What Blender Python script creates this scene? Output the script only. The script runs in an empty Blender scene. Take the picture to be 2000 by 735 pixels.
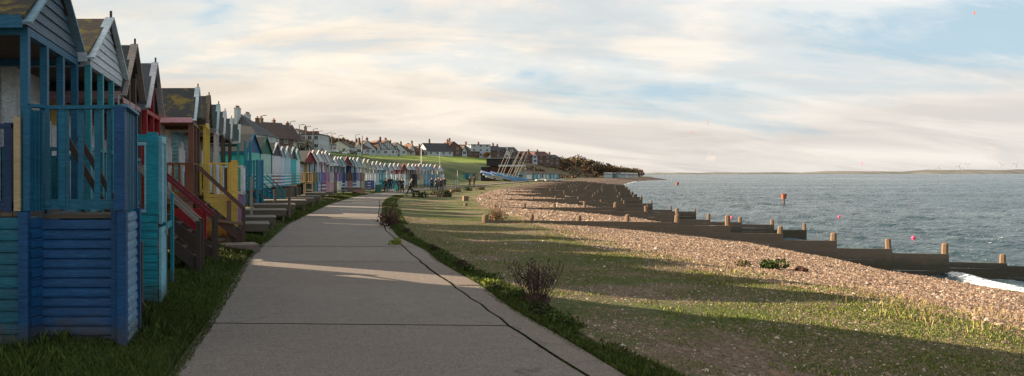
import bpy, math, random
import numpy as np
from mathutils import Vector, noise
R = math.radians
random.seed(7); rng = np.random.default_rng(7)
scn = bpy.context.scene
COL = scn.collection

# ------------------------------------------------------------------ camera, sun, sky
F = 1333.0          # focal length in photo pixels (photo 2000 px wide)
PX, HY = 495.0, 342.0   # principal column (the shot is an off-centre crop) and horizon row
EYE = 2.0
cam = bpy.data.cameras.new("camera"); camo = bpy.data.objects.new("camera", cam); COL.objects.link(camo)
camo.location = (0, 0, EYE); camo.rotation_euler = (R(90), R(0.12), 0)
cam.sensor_width = 36; cam.lens = 36 * F / 2000
cam.shift_x = (1000 - PX) / 2000; cam.shift_y = -(367.5 - HY) / 2000
cam.clip_start = 0.1; cam.clip_end = 30000
scn.camera = camo

SUN_EL = R(17.3); SUN_DIR2 = Vector((-1.0, 0.65)).normalized()      # towards the sun: left and ahead
sd = Vector((SUN_DIR2.x * math.cos(SUN_EL), SUN_DIR2.y * math.cos(SUN_EL), math.sin(SUN_EL)))
sun = bpy.data.lights.new("sun", 'SUN'); suno = bpy.data.objects.new("sun", sun); COL.objects.link(suno)
sun.energy = 5.0; sun.angle = R(0.5); sun.color = (1.0, 0.80, 0.56)
suno.rotation_euler = sd.to_track_quat('Z', 'Y').to_euler()

w = bpy.data.worlds.new("World"); scn.world = w; w.use_nodes = True
nt = w.node_tree; nt.nodes.clear()
def N(t, ty, **k):
    n = t.nodes.new(ty)
    for a, b in k.items(): setattr(n, a, b)
    return n
def L(t, a, b): t.links.new(a, b)
def mth(t, op, a, b=None, clamp=False):
    n = N(t, 'ShaderNodeMath', operation=op); n.use_clamp = clamp
    for i, v in enumerate((a, b)):
        if v is None: continue
        if isinstance(v, (int, float)): n.inputs[i].default_value = v
        else: L(t, v, n.inputs[i])
    return n.outputs[0]
def ramp(t, fac, stops, interp='LINEAR'):
    n = N(t, 'ShaderNodeValToRGB'); n.color_ramp.interpolation = interp
    el = n.color_ramp.elements
    while len(el) < len(stops): el.new(0.5)
    for e, (p, c) in zip(el, stops):
        e.position = p
        if isinstance(c, (int, float)): c = (c, c, c)
        e.color = (*c, 1)
    L(t, fac, n.inputs[0]); return n.outputs[0]
def mixc(t, fac, a, b, bt='MIX'):
    n = N(t, 'ShaderNodeMix', data_type='RGBA', blend_type=bt)
    for s, v in ((n.inputs[0], fac), (n.inputs[6], a), (n.inputs[7], b)):
        if isinstance(v, (int, float)): s.default_value = v
        elif isinstance(v, tuple): s.default_value = (*v, 1)
        else: L(t, v, s)
    return n.outputs[2]
def noi(t, vec, scale, detail=4, rough=0.55, dist=0.0, w_=None):
    n = N(t, 'ShaderNodeTexNoise')
    n.inputs['Scale'].default_value = scale; n.inputs['Detail'].default_value = detail
    n.inputs['Roughness'].default_value = rough; n.inputs['Distortion'].default_value = dist
    if vec is not None: L(t, vec, n.inputs['Vector'])
    return n.outputs[0]
def mapping(t, vec, scale=(1, 1, 1), loc=(0, 0, 0), rot=(0, 0, 0)):
    n = N(t, 'ShaderNodeMapping'); n.inputs['Scale'].default_value = scale
    n.inputs['Location'].default_value = loc; n.inputs['Rotation'].default_value = rot
    L(t, vec, n.inputs['Vector']); return n.outputs[0]

SKX, SKY_ = 1.7, 0.35
tc = N(nt, 'ShaderNodeTexCoord'); sep = N(nt, 'ShaderNodeSeparateXYZ'); L(nt, tc.outputs['Generated'], sep.inputs[0])
sky = N(nt, 'ShaderNodeTexSky', sky_type='NISHITA'); sky.sun_disc = False
sky.sun_elevation = SUN_EL; sky.sun_rotation = math.atan2(sd.x, sd.y)
sky.air_density = 1.0; sky.dust_density = 1.2; sky.ozone_density = 1.5
zc = mth(nt, 'MAXIMUM', sep.outputs[2], 0.0)
den = mth(nt, 'ADD', zc, 0.22)
comb = N(nt, 'ShaderNodeCombineXYZ')
L(nt, mth(nt, 'DIVIDE', sep.outputs[0], den), comb.inputs[0]); L(nt, mth(nt, 'DIVIDE', sep.outputs[1], den), comb.inputs[1])
pl = comb.outputs[0]
# a veil of high cloud: broad patches, wisps dragged slantwise, thicker towards the horizon
big = noi(nt, mapping(nt, pl, scale=(0.62, 0.62, 1), loc=(SKX, SKY_, 0), rot=(0, 0, R(20))), 1.0, 4, 0.5, 0.6)
wisp = noi(nt, mapping(nt, pl, scale=(0.55, 1.5, 1), loc=(4.2, 2.2, 0), rot=(0, 0, R(-38))), 1.5, 9, 0.62, 0.9)
puff = noi(nt, mapping(nt, pl, scale=(1.0, 1.3, 1), loc=(1.2, 7.2, 0), rot=(0, 0, R(10))), 4.5, 8, 0.6, 0.4)
cv = mth(nt, 'ADD', mth(nt, 'MULTIPLY', big, 0.60), mth(nt, 'ADD', mth(nt, 'MULTIPLY', wisp, 0.28), mth(nt, 'MULTIPLY', puff, 0.12)))
low = ramp(nt, zc, [(0.0, 0.28), (0.045, 0.15), (0.085, 0.04), (0.125, 0.0), (1, 0.0)])
vz = N(nt, 'ShaderNodeVectorMath', operation='DOT_PRODUCT'); L(nt, tc.outputs['Generated'], vz.inputs[0]); vz.inputs[1].default_value = (-0.82, 0.55, 0.10)
warm = mth(nt, 'MULTIPLY', mth(nt, 'ADD', vz.outputs['Value'], 0.45), 0.9, True)
cv = mth(nt, 'ADD', cv, mth(nt, 'MULTIPLY', mth(nt, 'SUBTRACT', warm, 0.55), 0.13))
cover = ramp(nt, mth(nt, 'ADD', cv, low), [(0.42, 0.20), (0.485, 0.60), (0.56, 1.0)], 'EASE')
SKYS = 0.05
blue = mixc(nt, 0.75, sky.outputs[0], (2.9, 4.65, 5.7))
cl_top = mixc(nt, warm, (8.2, 7.7, 7.0), (7.7, 6.7, 5.35))
cl_dark = mixc(nt, warm, (4.7, 4.5, 4.25), (4.3, 3.85, 3.4))
shade = noi(nt, mapping(nt, pl, scale=(0.6, 1.5, 1), loc=(7.3, 1.1, 0), rot=(0, 0, R(-14))), 1.6, 6, 0.55, 0.7)
hzn = ramp(nt, zc, [(0.0, 0.10), (0.06, 0.30), (0.12, 0.75), (0.19, 1.0)])
shf = mth(nt, 'ADD', mth(nt, 'MULTIPLY', ramp(nt, shade, [(0.36, 0.0), (0.62, 1.0)]), 0.5), mth(nt, 'MULTIPLY', hzn, 0.6), True)
ccol = mixc(nt, shf, cl_dark, cl_top)
skyc = mixc(nt, cover, blue, ccol)
# small cumulus heads standing low over the land and the horizon
az = mth(nt, 'ARCTAN2', sep.outputs[0], sep.outputs[1])
cv2 = N(nt, 'ShaderNodeCombineXYZ'); L(nt, az, cv2.inputs[0]); L(nt, mth(nt, 'MULTIPLY', zc, 1.5), cv2.inputs[1])
cu = noi(nt, cv2.outputs[0], 30.0, 6, 0.6, 0.2)
cu = mth(nt, 'ADD', cu, mth(nt, 'MULTIPLY', noi(nt, cv2.outputs[0], 6.0, 2, 0.5), 0.5))
band = ramp(nt, zc, [(0.010, 0.0), (0.016, 1.0), (0.030, 0.85), (0.050, 0.0)])
cum = ramp(nt, mth(nt, 'MULTIPLY', cu, band), [(0.76, 0.0), (0.83, 1.0)])
skyc = mixc(nt, mth(nt, 'MULTIPLY', cum, 0.6), skyc, (7.2, 6.1, 5.0))
bg = N(nt, 'ShaderNodeBackground'); bg.inputs[1].default_value = SKYS; L(nt, mixc(nt, 1.0, skyc, (0.80, 0.805, 0.825), 'MULTIPLY'), bg.inputs[0])
wo = N(nt, 'ShaderNodeOutputWorld'); L(nt, bg.outputs[0], wo.inputs[0])

vs = scn.view_settings; vs.view_transform = 'Standard'; vs.look = 'None'; vs.exposure = 1.82; vs.gamma = 1.0
vs.use_curve_mapping = False
scn.cycles.max_bounces = 6; scn.cycles.diffuse_bounces = 3; scn.cycles.volume_bounces = 0
scn.cycles.use_denoising = True

# ------------------------------------------------------------------ helpers
def lin(c):   # sRGB 0..255 -> linear
    return tuple(((v / 255) / 12.92 if v <= 10 else (((v / 255) + 0.055) / 1.055) ** 2.4) for v in c)
_m = {}
def newmat(name):
    m = bpy.data.materials.new(name); m.use_nodes = True
    t = m.node_tree; b = t.nodes['Principled BSDF']; return m, t, b
def bump(t, b, h, strength=0.3, dist=0.02):
    n = N(t, 'ShaderNodeBump'); n.inputs['Strength'].default_value = strength; n.inputs['Distance'].default_value = dist
    L(t, h, n.inputs['Height']); L(t, n.outputs[0], b.inputs['Normal'])
def paint(col, wear=0.35, rough=0.55, kind='painted wood'):
    """weathered painted timber: tone drift, grain, worn patches showing bare grey wood"""
    k = ('p', col, wear, rough)
    if k in _m: return _m[k]
    m, t, b = newmat(kind); b.inputs['Specular IOR Level'].default_value = 0.22; o = N(t, 'ShaderNodeTexCoord').outputs['Object']
    info = N(t, 'ShaderNodeObjectInfo').outputs['Random']
    g = noi(t, mapping(t, o, (1.5, 1.5, 12)), 5, 5, 0.6)
    big = noi(t, o, 1.3, 4, 0.6)
    c = mixc(t, ramp(t, big, [(0.3, 0.0), (0.7, 1.0)]), tuple(x * 0.72 for x in col), tuple(min(1, x * 1.22 + 0.006) for x in col))
    c = mixc(t, ramp(t, g, [(0.42, 0.0), (0.62, 0.6)]), c, tuple(x * 0.5 for x in col))
    c = mixc(t, ramp(t, g, [(0.30, 0.5), (0.42, 0.0)]), c, tuple(min(.8, x * 1.5 + 0.012) for x in col))
    wn = noi(t, mapping(t, o, (5, 5, 16)), 3.5, 6, 0.72)
    isl = N(t, 'ShaderNodeNewGeometry').outputs['Random Per Island']
    c = mixc(t, mth(t, 'MULTIPLY', isl, 0.30), c, mixc(t, 0.35, tuple(x * 0.5 for x in col), (0.05, 0.05, 0.05)))
    gp_ = N(t, 'ShaderNodeNewGeometry').outputs['Position']; gz = N(t, 'ShaderNodeSeparateXYZ'); L(t, gp_, gz.inputs[0])
    dirt = mth(t, 'ADD', gz.outputs[2], mth(t, 'MULTIPLY', noi(t, gp_, 6, 4, 0.6), -0.5))
    c = mixc(t, ramp(t, dirt, [(0.0, 0.65), (0.22, 0.0)]), c, (0.06, 0.05, 0.035))
    c = mixc(t, mth(t, 'MULTIPLY', ramp(t, wn, [(0.60, 0.0), (0.68, 1.0)]), wear), c, (0.17, 0.145, 0.12))
    L(t, c, b.inputs['Base Color']); b.inputs['Roughness'].default_value = rough
    bump(t, b, g, 0.5, 0.014); _m[k] = m; return m
def timber(col=(0.16, 0.115, 0.075), rough=0.85, scale=1.0, tide=False):
    k = ('t', col, scale, tide)
    if k in _m: return _m[k]
    m, t, b = newmat('weathered timber'); o = N(t, 'ShaderNodeTexCoord').outputs['Object']
    g = noi(t, mapping(t, o, (2 * scale, 2 * scale, 22 * scale)), 3, 6, 0.65)
    big = noi(t, o, 1.7 * scale, 4, 0.6)
    c = mixc(t, ramp(t, g, [(0.3, 0.0), (0.7, 1.0)]), tuple(x * 0.5 for x in col), tuple(x * 1.25 for x in col))
    c = mixc(t, ramp(t, big, [(0.35, 0.0), (0.7, 0.7)]), c, tuple(x * 0.62 + 0.02 for x in col))
    isl = N(t, 'ShaderNodeNewGeometry').outputs['Random Per Island']
    c = mixc(t, mth(t, 'MULTIPLY', isl, 0.6), c, tuple(x * 0.5 for x in col))
    if tide:
        gp_ = N(t, 'ShaderNodeNewGeometry').outputs['Position']; gz = N(t, 'ShaderNodeSeparateXYZ'); L(t, gp_, gz.inputs[0])
        tz = mth(t, 'ADD', mth(t, 'MULTIPLY', gz.outputs[2], -0.5), mth(t, 'MULTIPLY', noi(t, gp_, 3, 4, 0.6), 0.3))
        c = mixc(t, ramp(t, tz, [(0.78, 0.0), (1.0, 0.75)]), c, (0.035, 0.036, 0.02))
    L(t, c, b.inputs['Base Color']); b.inputs['Roughness'].default_value = rough
    bump(t, b, g, 0.5, 0.015); _m[k] = m; return m
def flat(name, col, rough=0.6, metal=0.0, var=0.15, scale=3.0, spec=0.5):
    k = ('f', name, col)
    if k in _m: return _m[k]
    m, t, b = newmat(name); o = N(t, 'ShaderNodeTexCoord').outputs['Object']
    n = noi(t, o, scale, 5, 0.6)
    c = mixc(t, ramp(t, n, [(0.3, 0.0), (0.7, 1.0)]), tuple(x * (1 - var) for x in col), tuple(min(1, x * (1 + var)) for x in col))
    L(t, c, b.inputs['Base Color']); b.inputs['Roughness'].default_value = rough; b.inputs['Metallic'].default_value = metal
    b.inputs['Specular IOR Level'].default_value = spec
    _m[k] = m; return m
def felt(col=(0.045, 0.048, 0.05), moss=0.0):
    k = ('felt', col, moss)
    if k in _m: return _m[k]
    m, t, b = newmat('roofing felt'); o = N(t, 'ShaderNodeTexCoord').outputs['Object']
    br = N(t, 'ShaderNodeTexBrick'); L(t, mapping(t, o, (3.0, 3.0, 3.0), rot=(R(90), 0, 0)), br.inputs['Vector'])
    br.inputs['Color1'].default_value = (*[x * 0.8 for x in col], 1); br.inputs['Color2'].default_value = (*[x * 1.35 for x in col], 1)
    br.inputs['Mortar'].default_value = (*[x * 0.35 for x in col], 1); br.inputs['Mortar Size'].default_value = 0.03
    br.inputs['Brick Width'].default_value = 0.7; br.inputs['Row Height'].default_value = 0.42
    c = mixc(t, 0.5, br.outputs[0], tuple(x * 1.15 for x in col))
    mn = noi(t, o, 2.4, 7, 0.7)
    f2 = mth(t, 'MULTIPLY', ramp(t, mn, [(0.5, 0.0), (0.62, 1.0)]), moss)
    c = mixc(t, f2, c, (0.20, 0.145, 0.03))
    L(t, c, b.inputs['Base Color']); b.inputs['Roughness'].default_value = 0.95
    b.inputs['Specular IOR Level'].default_value = 0.2
    bump(t, b, noi(t, o, 60, 3, 0.6), 0.3, 0.01); _m[k] = m; return m
def glass(col=(0.03, 0.04, 0.05)):
    if ('g', col) in _m: return _m[('g', col)]
    m, t, b = newmat('window glass'); b.inputs['Base Color'].default_value = (*col, 1); b.inputs['Roughness'].default_value = 0.08
    _m[('g', col)] = m; return m

class MB:
    def __init__(s): s.v = []; s.f = []
    def quad(s, *p):
        n = len(s.v); s.v += [tuple(q) for q in p]; s.f.append(tuple(range(n, n + len(p)))); return s
    def box(s, x0, x1, y0, y1, z0, z1):
        n = len(s.v)
        s.v += [(x, y, z) for z in (z0, z1) for y in (y0, y1) for x in (x0, x1)]
        s.f += [tuple(n + i for i in q) for q in ((0, 2, 3, 1), (4, 5, 7, 6), (0, 1, 5, 4), (2, 6, 7, 3), (0, 4, 6, 2), (1, 3, 7, 5))]
        return s
    def bar(s, p, q, a, b, up=(0, 0, 1)):
        p = Vector(p); q = Vector(q); d = (q - p).normalized(); u = Vector(up)
        if abs(d.dot(u)) > 0.98: u = Vector((0, 1, 0))
        sx = d.cross(u).normalized() * a / 2; sy = sx.cross(d).normalized() * b / 2
        n = len(s.v)
        for c in (p, q): s.v += [tuple(c - sx - sy), tuple(c + sx - sy), tuple(c + sx + sy), tuple(c - sx + sy)]
        s.f += [tuple(n + i for i in k) for k in ((3, 2, 1, 0), (4, 5, 6, 7), (0, 1, 5, 4), (1, 2, 6, 5), (2, 3, 7, 6), (3, 0, 4, 7))]
        return s
    def tube(s, pts, rad, n=8, cap=True):
        base = len(s.v); pts = [Vector(p) for p in pts]
        if isinstance(rad, (int, float)): rad = [rad] * len(pts)
        for i, p in enumerate(pts):
            d = (pts[min(i + 1, len(pts) - 1)] - pts[max(i - 1, 0)]).normalized()
            u = Vector((0, 0, 1)) if abs(d.z) < 0.9 else Vector((1, 0, 0))
            a = d.cross(u).normalized(); b = d.cross(a).normalized()
            for k in range(n):
                t = 2 * math.pi * k / n; s.v.append(tuple(p + (a * math.cos(t) + b * math.sin(t)) * rad[i]))
        for i in range(len(pts) - 1):
            for k in range(n):
                k2 = (k + 1) % n
                s.f.append((base + i * n + k, base + i * n + k2, base + (i + 1) * n + k2, base + (i + 1) * n + k))
        if cap:
            s.f.append(tuple(base + k for k in range(n))); s.f.append(tuple(base + (len(pts) - 1) * n + k for k in reversed(range(n))))
        return s
    def prism(s, prof, a0, a1, axis='x'):
        """extrude a closed profile: axis x -> profile (y,z); axis y -> profile (x,z)"""
        n = len(s.v); k = len(prof)
        for a in (a0, a1):
            for p in prof: s.v.append((a, p[0], p[1]) if axis == 'x' else (p[0], a, p[1]))
        s.f.append(tuple(n + i for i in range(k))); s.f.append(tuple(n + k + i for i in reversed(range(k))))
        for i in range(k):
            j = (i + 1) % k; s.f.append((n + i, n + k + i, n + k + j, n + j))
        return s
    def clad(s, p, q, z0, z1, nrm, bh=0.13, lap=0.022, th=0.03):
        """horizontal lap boards on the wall from p to q (xy), outward normal nrm (xy)"""
        n = max(1, round((z1 - z0) / bh)); h = (z1 - z0) / n; nx, ny = nrm
        for i in range(n):
            a, b = z0 + i * h, z0 + (i + 1) * h
            j = random.uniform(-.003, .003)
            prof = [(-th, a + .002), (lap + j, a + .004), (lap + j, a + h * .25), (lap * .75 + j, a + h * .6), (0.002, b - .004), (-th, b - .002)]
            m = len(s.v)
            for (x, y) in (p, q):
                for (o, z) in prof: s.v.append((x + nx * o, y + ny * o, z))
            k = 6
            s.f.append(tuple(m + t for t in range(k))); s.f.append(tuple(m + k + t for t in reversed(range(k))))
            for t in range(k):
                u = (t + 1) % k; s.f.append((m + t, m + k + t, m + k + u, m + u))
        return s
    def gclad(s, y0, y1, ze, za, x, bh=0.13, lap=0.02):
        """lap boards filling a gable triangle in the plane x"""
        ym = (y0 + y1) / 2; n = max(2, round((za - ze) / bh)); h = (za - ze) / n
        for i in range(n):
            a, b = ze + i * h, ze + (i + 1) * h; t0 = i / n; t1 = (i + 1) / n
            A0, A1 = y0 + (ym - y0) * t0, y1 + (ym - y1) * t0; B0, B1 = y0 + (ym - y0) * t1, y1 + (ym - y1) * t1
            s.quad((x + lap, A0, a), (x + lap, A1, a), (x, B1, b), (x, B0, b))
            s.quad((x - .03, A0, a), (x - .03, A1, a), (x + lap, A1, a), (x + lap, A0, a))
            s.quad((x - .03, B0, b), (x - .03, B1, b), (x - .03, A1, a), (x - .03, A0, a))
        return s
    def build(s, name, m, parent=None, smooth=False):
        me = bpy.data.meshes.new(name); me.from_pydata(s.v, [], s.f)
        if m is not None:
            for mm in (m if isinstance(m, (list, tuple)) else [m]): me.materials.append(mm)
        if smooth: me.polygons.foreach_set('use_smooth', [True] * len(me.polygons))
        o = bpy.data.objects.new(name, me); COL.objects.link(o)
        if parent is not None: o.parent = parent
        return o
def fast_mesh(name, V, Fc, m, smooth=False):
    """numpy verts (n,3) and equal-sized faces (k,c)"""
    me = bpy.data.meshes.new(name); V = np.asarray(V, dtype=np.float32); Fc = np.asarray(Fc, dtype=np.int32); k, c = Fc.shape
    me.vertices.add(len(V)); me.vertices.foreach_set('co', V.ravel())
    me.loops.add(k * c); me.loops.foreach_set('vertex_index', Fc.ravel())
    me.polygons.add(k); me.polygons.foreach_set('loop_start', np.arange(0, k * c, c, dtype=np.int32))
    me.polygons.foreach_set('loop_total', np.full(k, c, dtype=np.int32))
    if smooth: me.polygons.foreach_set('use_smooth', np.ones(k, dtype=bool))
    me.update(calc_edges=True); me.validate()
    me.materials.append(m); o = bpy.data.objects.new(name, me); COL.objects.link(o); return o
def tag(o, label=None, cat=None, group=None, kind=None):
    if label: o['label'] = label
    if cat: o['category'] = cat
    if group: o['group'] = group
    if kind: o['kind'] = kind
    return o
def thing(name, label, cat, loc=(0, 0, 0), rz=0, group=None):
    o = bpy.data.objects.new(name, None); COL.objects.link(o); o.location = loc; o.rotation_euler = (0, 0, rz)
    o.empty_display_size = 0.2
    return tag(o, label, cat, group)
def copy_tree(o, parent=None):
    c = o.copy(); COL.objects.link(c)
    if parent is not None: c.parent = parent
    for ch in [x for x in COL.objects if x.parent == o]: copy_tree(ch, c)
    return c

# ------------------------------------------------------------------ terrain
SH = (1000 - PX) / F
def tab(p, shear=True):
    a = np.array(p, dtype=float); return a[:, 0], a[:, 1] + (SH * a[:, 0] if shear else 0)
TL = tab([(-12, 0.6), (0, -1.6), (6.76, -3.42), (9.16, -4.12), (12.5, -5.14), (15.9, -6.21), (20.2, -7.36), (28.1, -9.26), (45.2, -12.3), (57, -13.8), (66, -14.8), (80, -15), (95, -14.3), (110, -12.2), (125, -9.5), (167, -3.5), (190, 0), (225, 6), (266, 12), (330, 27), (400, 42), (480, 75), (600, 120), (900, 60)])
TR = tab([(-12, 5.6), (0, 3.0), (6.77, 1.12), (8.6, .535), (10.5, -.11), (12.2, -.55), (15.5, -1.65), (18.3, -2.37), (22, -3.7), (29.6, -5.53), (46.8, -8.8), (55, -10.1), (66, -11.3), (80, -12), (95, -11.3), (110, -9.2), (125, -6.8), (167, -1.2), (190, 2.3), (225, 8.3), (266, 14.3), (330, 29), (400, 44), (480, 77), (600, 121), (900, 61)])
TC = tab([(-12, 4.6), (0, 2.4), (6.77, .756), (8.6, .10), (13, -1.29), (15.1, -1.95), (18.3, -2.85), (24.7, -4.6), (33.3, -6.55), (54.4, -10.65)])
TB = tab([(-12, 14), (0, 11.5), (9.6, 7.2), (11.6, 6.1), (14, 5.2), (17, 3.8), (20, 2.7), (27.5, 1.65), (35, .3), (47, -2), (64, -3.5), (94, -2.5), (128, 1), (170, 6), (200, 10.5), (256, 20), (330, 36), (400, 52), (485, 88), (600, 122.5), (900, 62)])
TW = tab([(-12, 28), (0, 24), (10, 19.5), (21.4, 16), (27.2, 15.3), (44, 14), (58, 13.5), (73, 13.3), (87, 14), (127, 19), (178, 26.5), (222, 33), (254, 40), (381, 68), (440, 92), (485, 112), (520, 116), (600, 124), (900, 64)])
TT = tab([(-12, -22), (40, -24), (60, -28), (100, -26), (128, -18), (145, -12.5), (165, -11), (200, -13), (230, -12), (266, 2), (320, 18), (400, 38), (450, 56), (500, 78), (560, 104), (600, 114), (900, 58)])
TE = tab([(-12, -50), (180, -52), (250, -48), (300, -38), (350, -25), (400, -5), (450, 8), (500, 24), (560, 60), (600, 82), (900, 40)])
def I(T, y): return np.interp(y, T[0], T[1])
ZH = (np.array([-12, 240, 330, 420, 520, 600, 900.]), np.array([8.0, 8.0, 8.5, 10.5, 10.5, 6, 2]))
PS = (np.array([0, .28, .43, .58, .72, .85, 1.0, 1.25, 2.5]), np.array([-.15, -.40, -.58, -.78, -1.2, -1.55, -2.0, -2.6, -4.5]))
def vn(x, y, s, seed=0.0):  # cheap smooth value noise, vectorised
    x = np.asarray(x) / s + seed * 17.3; y = np.asarray(y) / s - seed * 9.1
    xi = np.floor(x); yi = np.floor(y); fx = x - xi; fy = y - yi
    fx = fx * fx * (3 - 2 * fx); fy = fy * fy * (3 - 2 * fy)
    def h(a, b):
        q = np.sin(a * 127.1 + b * 311.7 + seed) * 43758.5453; return q - np.floor(q)
    return (h(xi, yi) * (1 - fx) + h(xi + 1, yi) * fx) * (1 - fy) + (h(xi, yi + 1) * (1 - fx) + h(xi + 1, yi + 1) * fx) * fy - .5
def H(x, y):
    x = np.asarray(x, float); y = np.asarray(y, float)
    l, r, b, wv, t, e = I(TL, y), I(TR, y), I(TB, y), I(TW, y), I(TT, y), I(TE, y)
    zb = -.15 - .04 * np.clip((y - 60) / 80, 0, 1)
    s = (x - b) / np.maximum(wv - b, .5)
    beach = np.interp(s, *PS)
    beach = np.where(x > b, beach + vn(x, y, 2.2, 1) * .10 * np.clip((x - b) / 1.5, 0, 1) + vn(x, y, .7, 2) * .05 * np.clip((x - b) / 1.5, 0, 1), beach)
    q = np.clip((x - r) / np.maximum(b - r, .5), 0, 1)
    green = zb * (1 - (1 - q) ** 3) + (vn(x, y, 1.8, 3) * .07 + vn(x, y, .5, 4) * .025) * np.clip((x - r) * 2, 0, 1)
    z = np.where(x > b, beach, green)
    inpath = (x > l - .02) & (x < r + .02); z = np.where(inpath, -.05, z)
    k = np.clip((l - x) / .9, 0, 1)
    far = np.clip((y - 60) / 60, 0, 1)
    verge = (.16 - .30 * far) * k + vn(x, y, .9, 5) * .05 * k
    z = np.where(x <= l, verge, z)
    u = np.clip((t - x) / np.maximum(t - e, 4), 0, 1); us = u * u * (3 - 2 * u) * .8 + u * .2
    hill = np.interp(y, *ZH) * us + np.clip((e - x) * .10, 0, 3.0) * np.clip((900 - y) / 300, 0, 1)
    hill = hill + vn(x, y, 14, 6) * .9 * us + vn(x, y, 4, 7) * .35 * us
    z = z + np.where(x < t, hill, 0)
    return z
def hz(x, y): return float(H(x, y))
def P(px, Y, z=None):
    """surveyed point: photo column and distance -> place on the ground (or at height z)"""
    X = (px - PX) * Y / F
    return Vector((X, Y, hz(X, Y) if z is None else z))

ys = np.concatenate([np.arange(-12, 4, 1.0), np.geomspace(4, 240, 330), np.geomspace(242, 900, 70)])
def strip(name, cols, mats, smooth=True):
    """cols: list of callables y->x; builds the sheet"""
    X = np.stack([c(ys) for c in cols], 1); Y = np.repeat(ys[:, None], X.shape[1], 1); Z = H(X, Y)
    V = np.stack([X, Y, Z], -1).reshape(-1, 3); n, m = X.shape
    i = np.arange(n - 1)[:, None] * m + np.arange(m - 1)[None]
    Fc = np.stack([i, i + 1, i + m + 1, i + m], -1).reshape(-1, 4)
    o = fast_mesh(name, V, Fc, mats, smooth)
    a = o.data.attributes.new('sh', 'FLOAT', 'POINT'); bb = I(TB, Y); a.data.foreach_set('value', ((X - bb) / 2.0).ravel().astype(np.float32))
    a = o.data.attributes.new('edge', 'FLOAT', 'POINT')
    d = np.minimum(np.abs(X - I(TR, Y)), np.abs(X - I(TL, Y))); a.data.foreach_set('value', d.ravel().astype(np.float32))
    a = o.data.attributes.new('wet', 'FLOAT', 'POINT'); a.data.foreach_set('value', (Z).ravel().astype(np.float32))
    return o
def mixcol(a, b, n, p=1.0): return [(lambda y, t=(k / n) ** p: I(a, y) * (1 - t) + I(b, y) * t) for k in range(n + 1)]
def offs(T, lst): return [(lambda y, o=o: I(T, y) + o) for o in lst]

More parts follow.
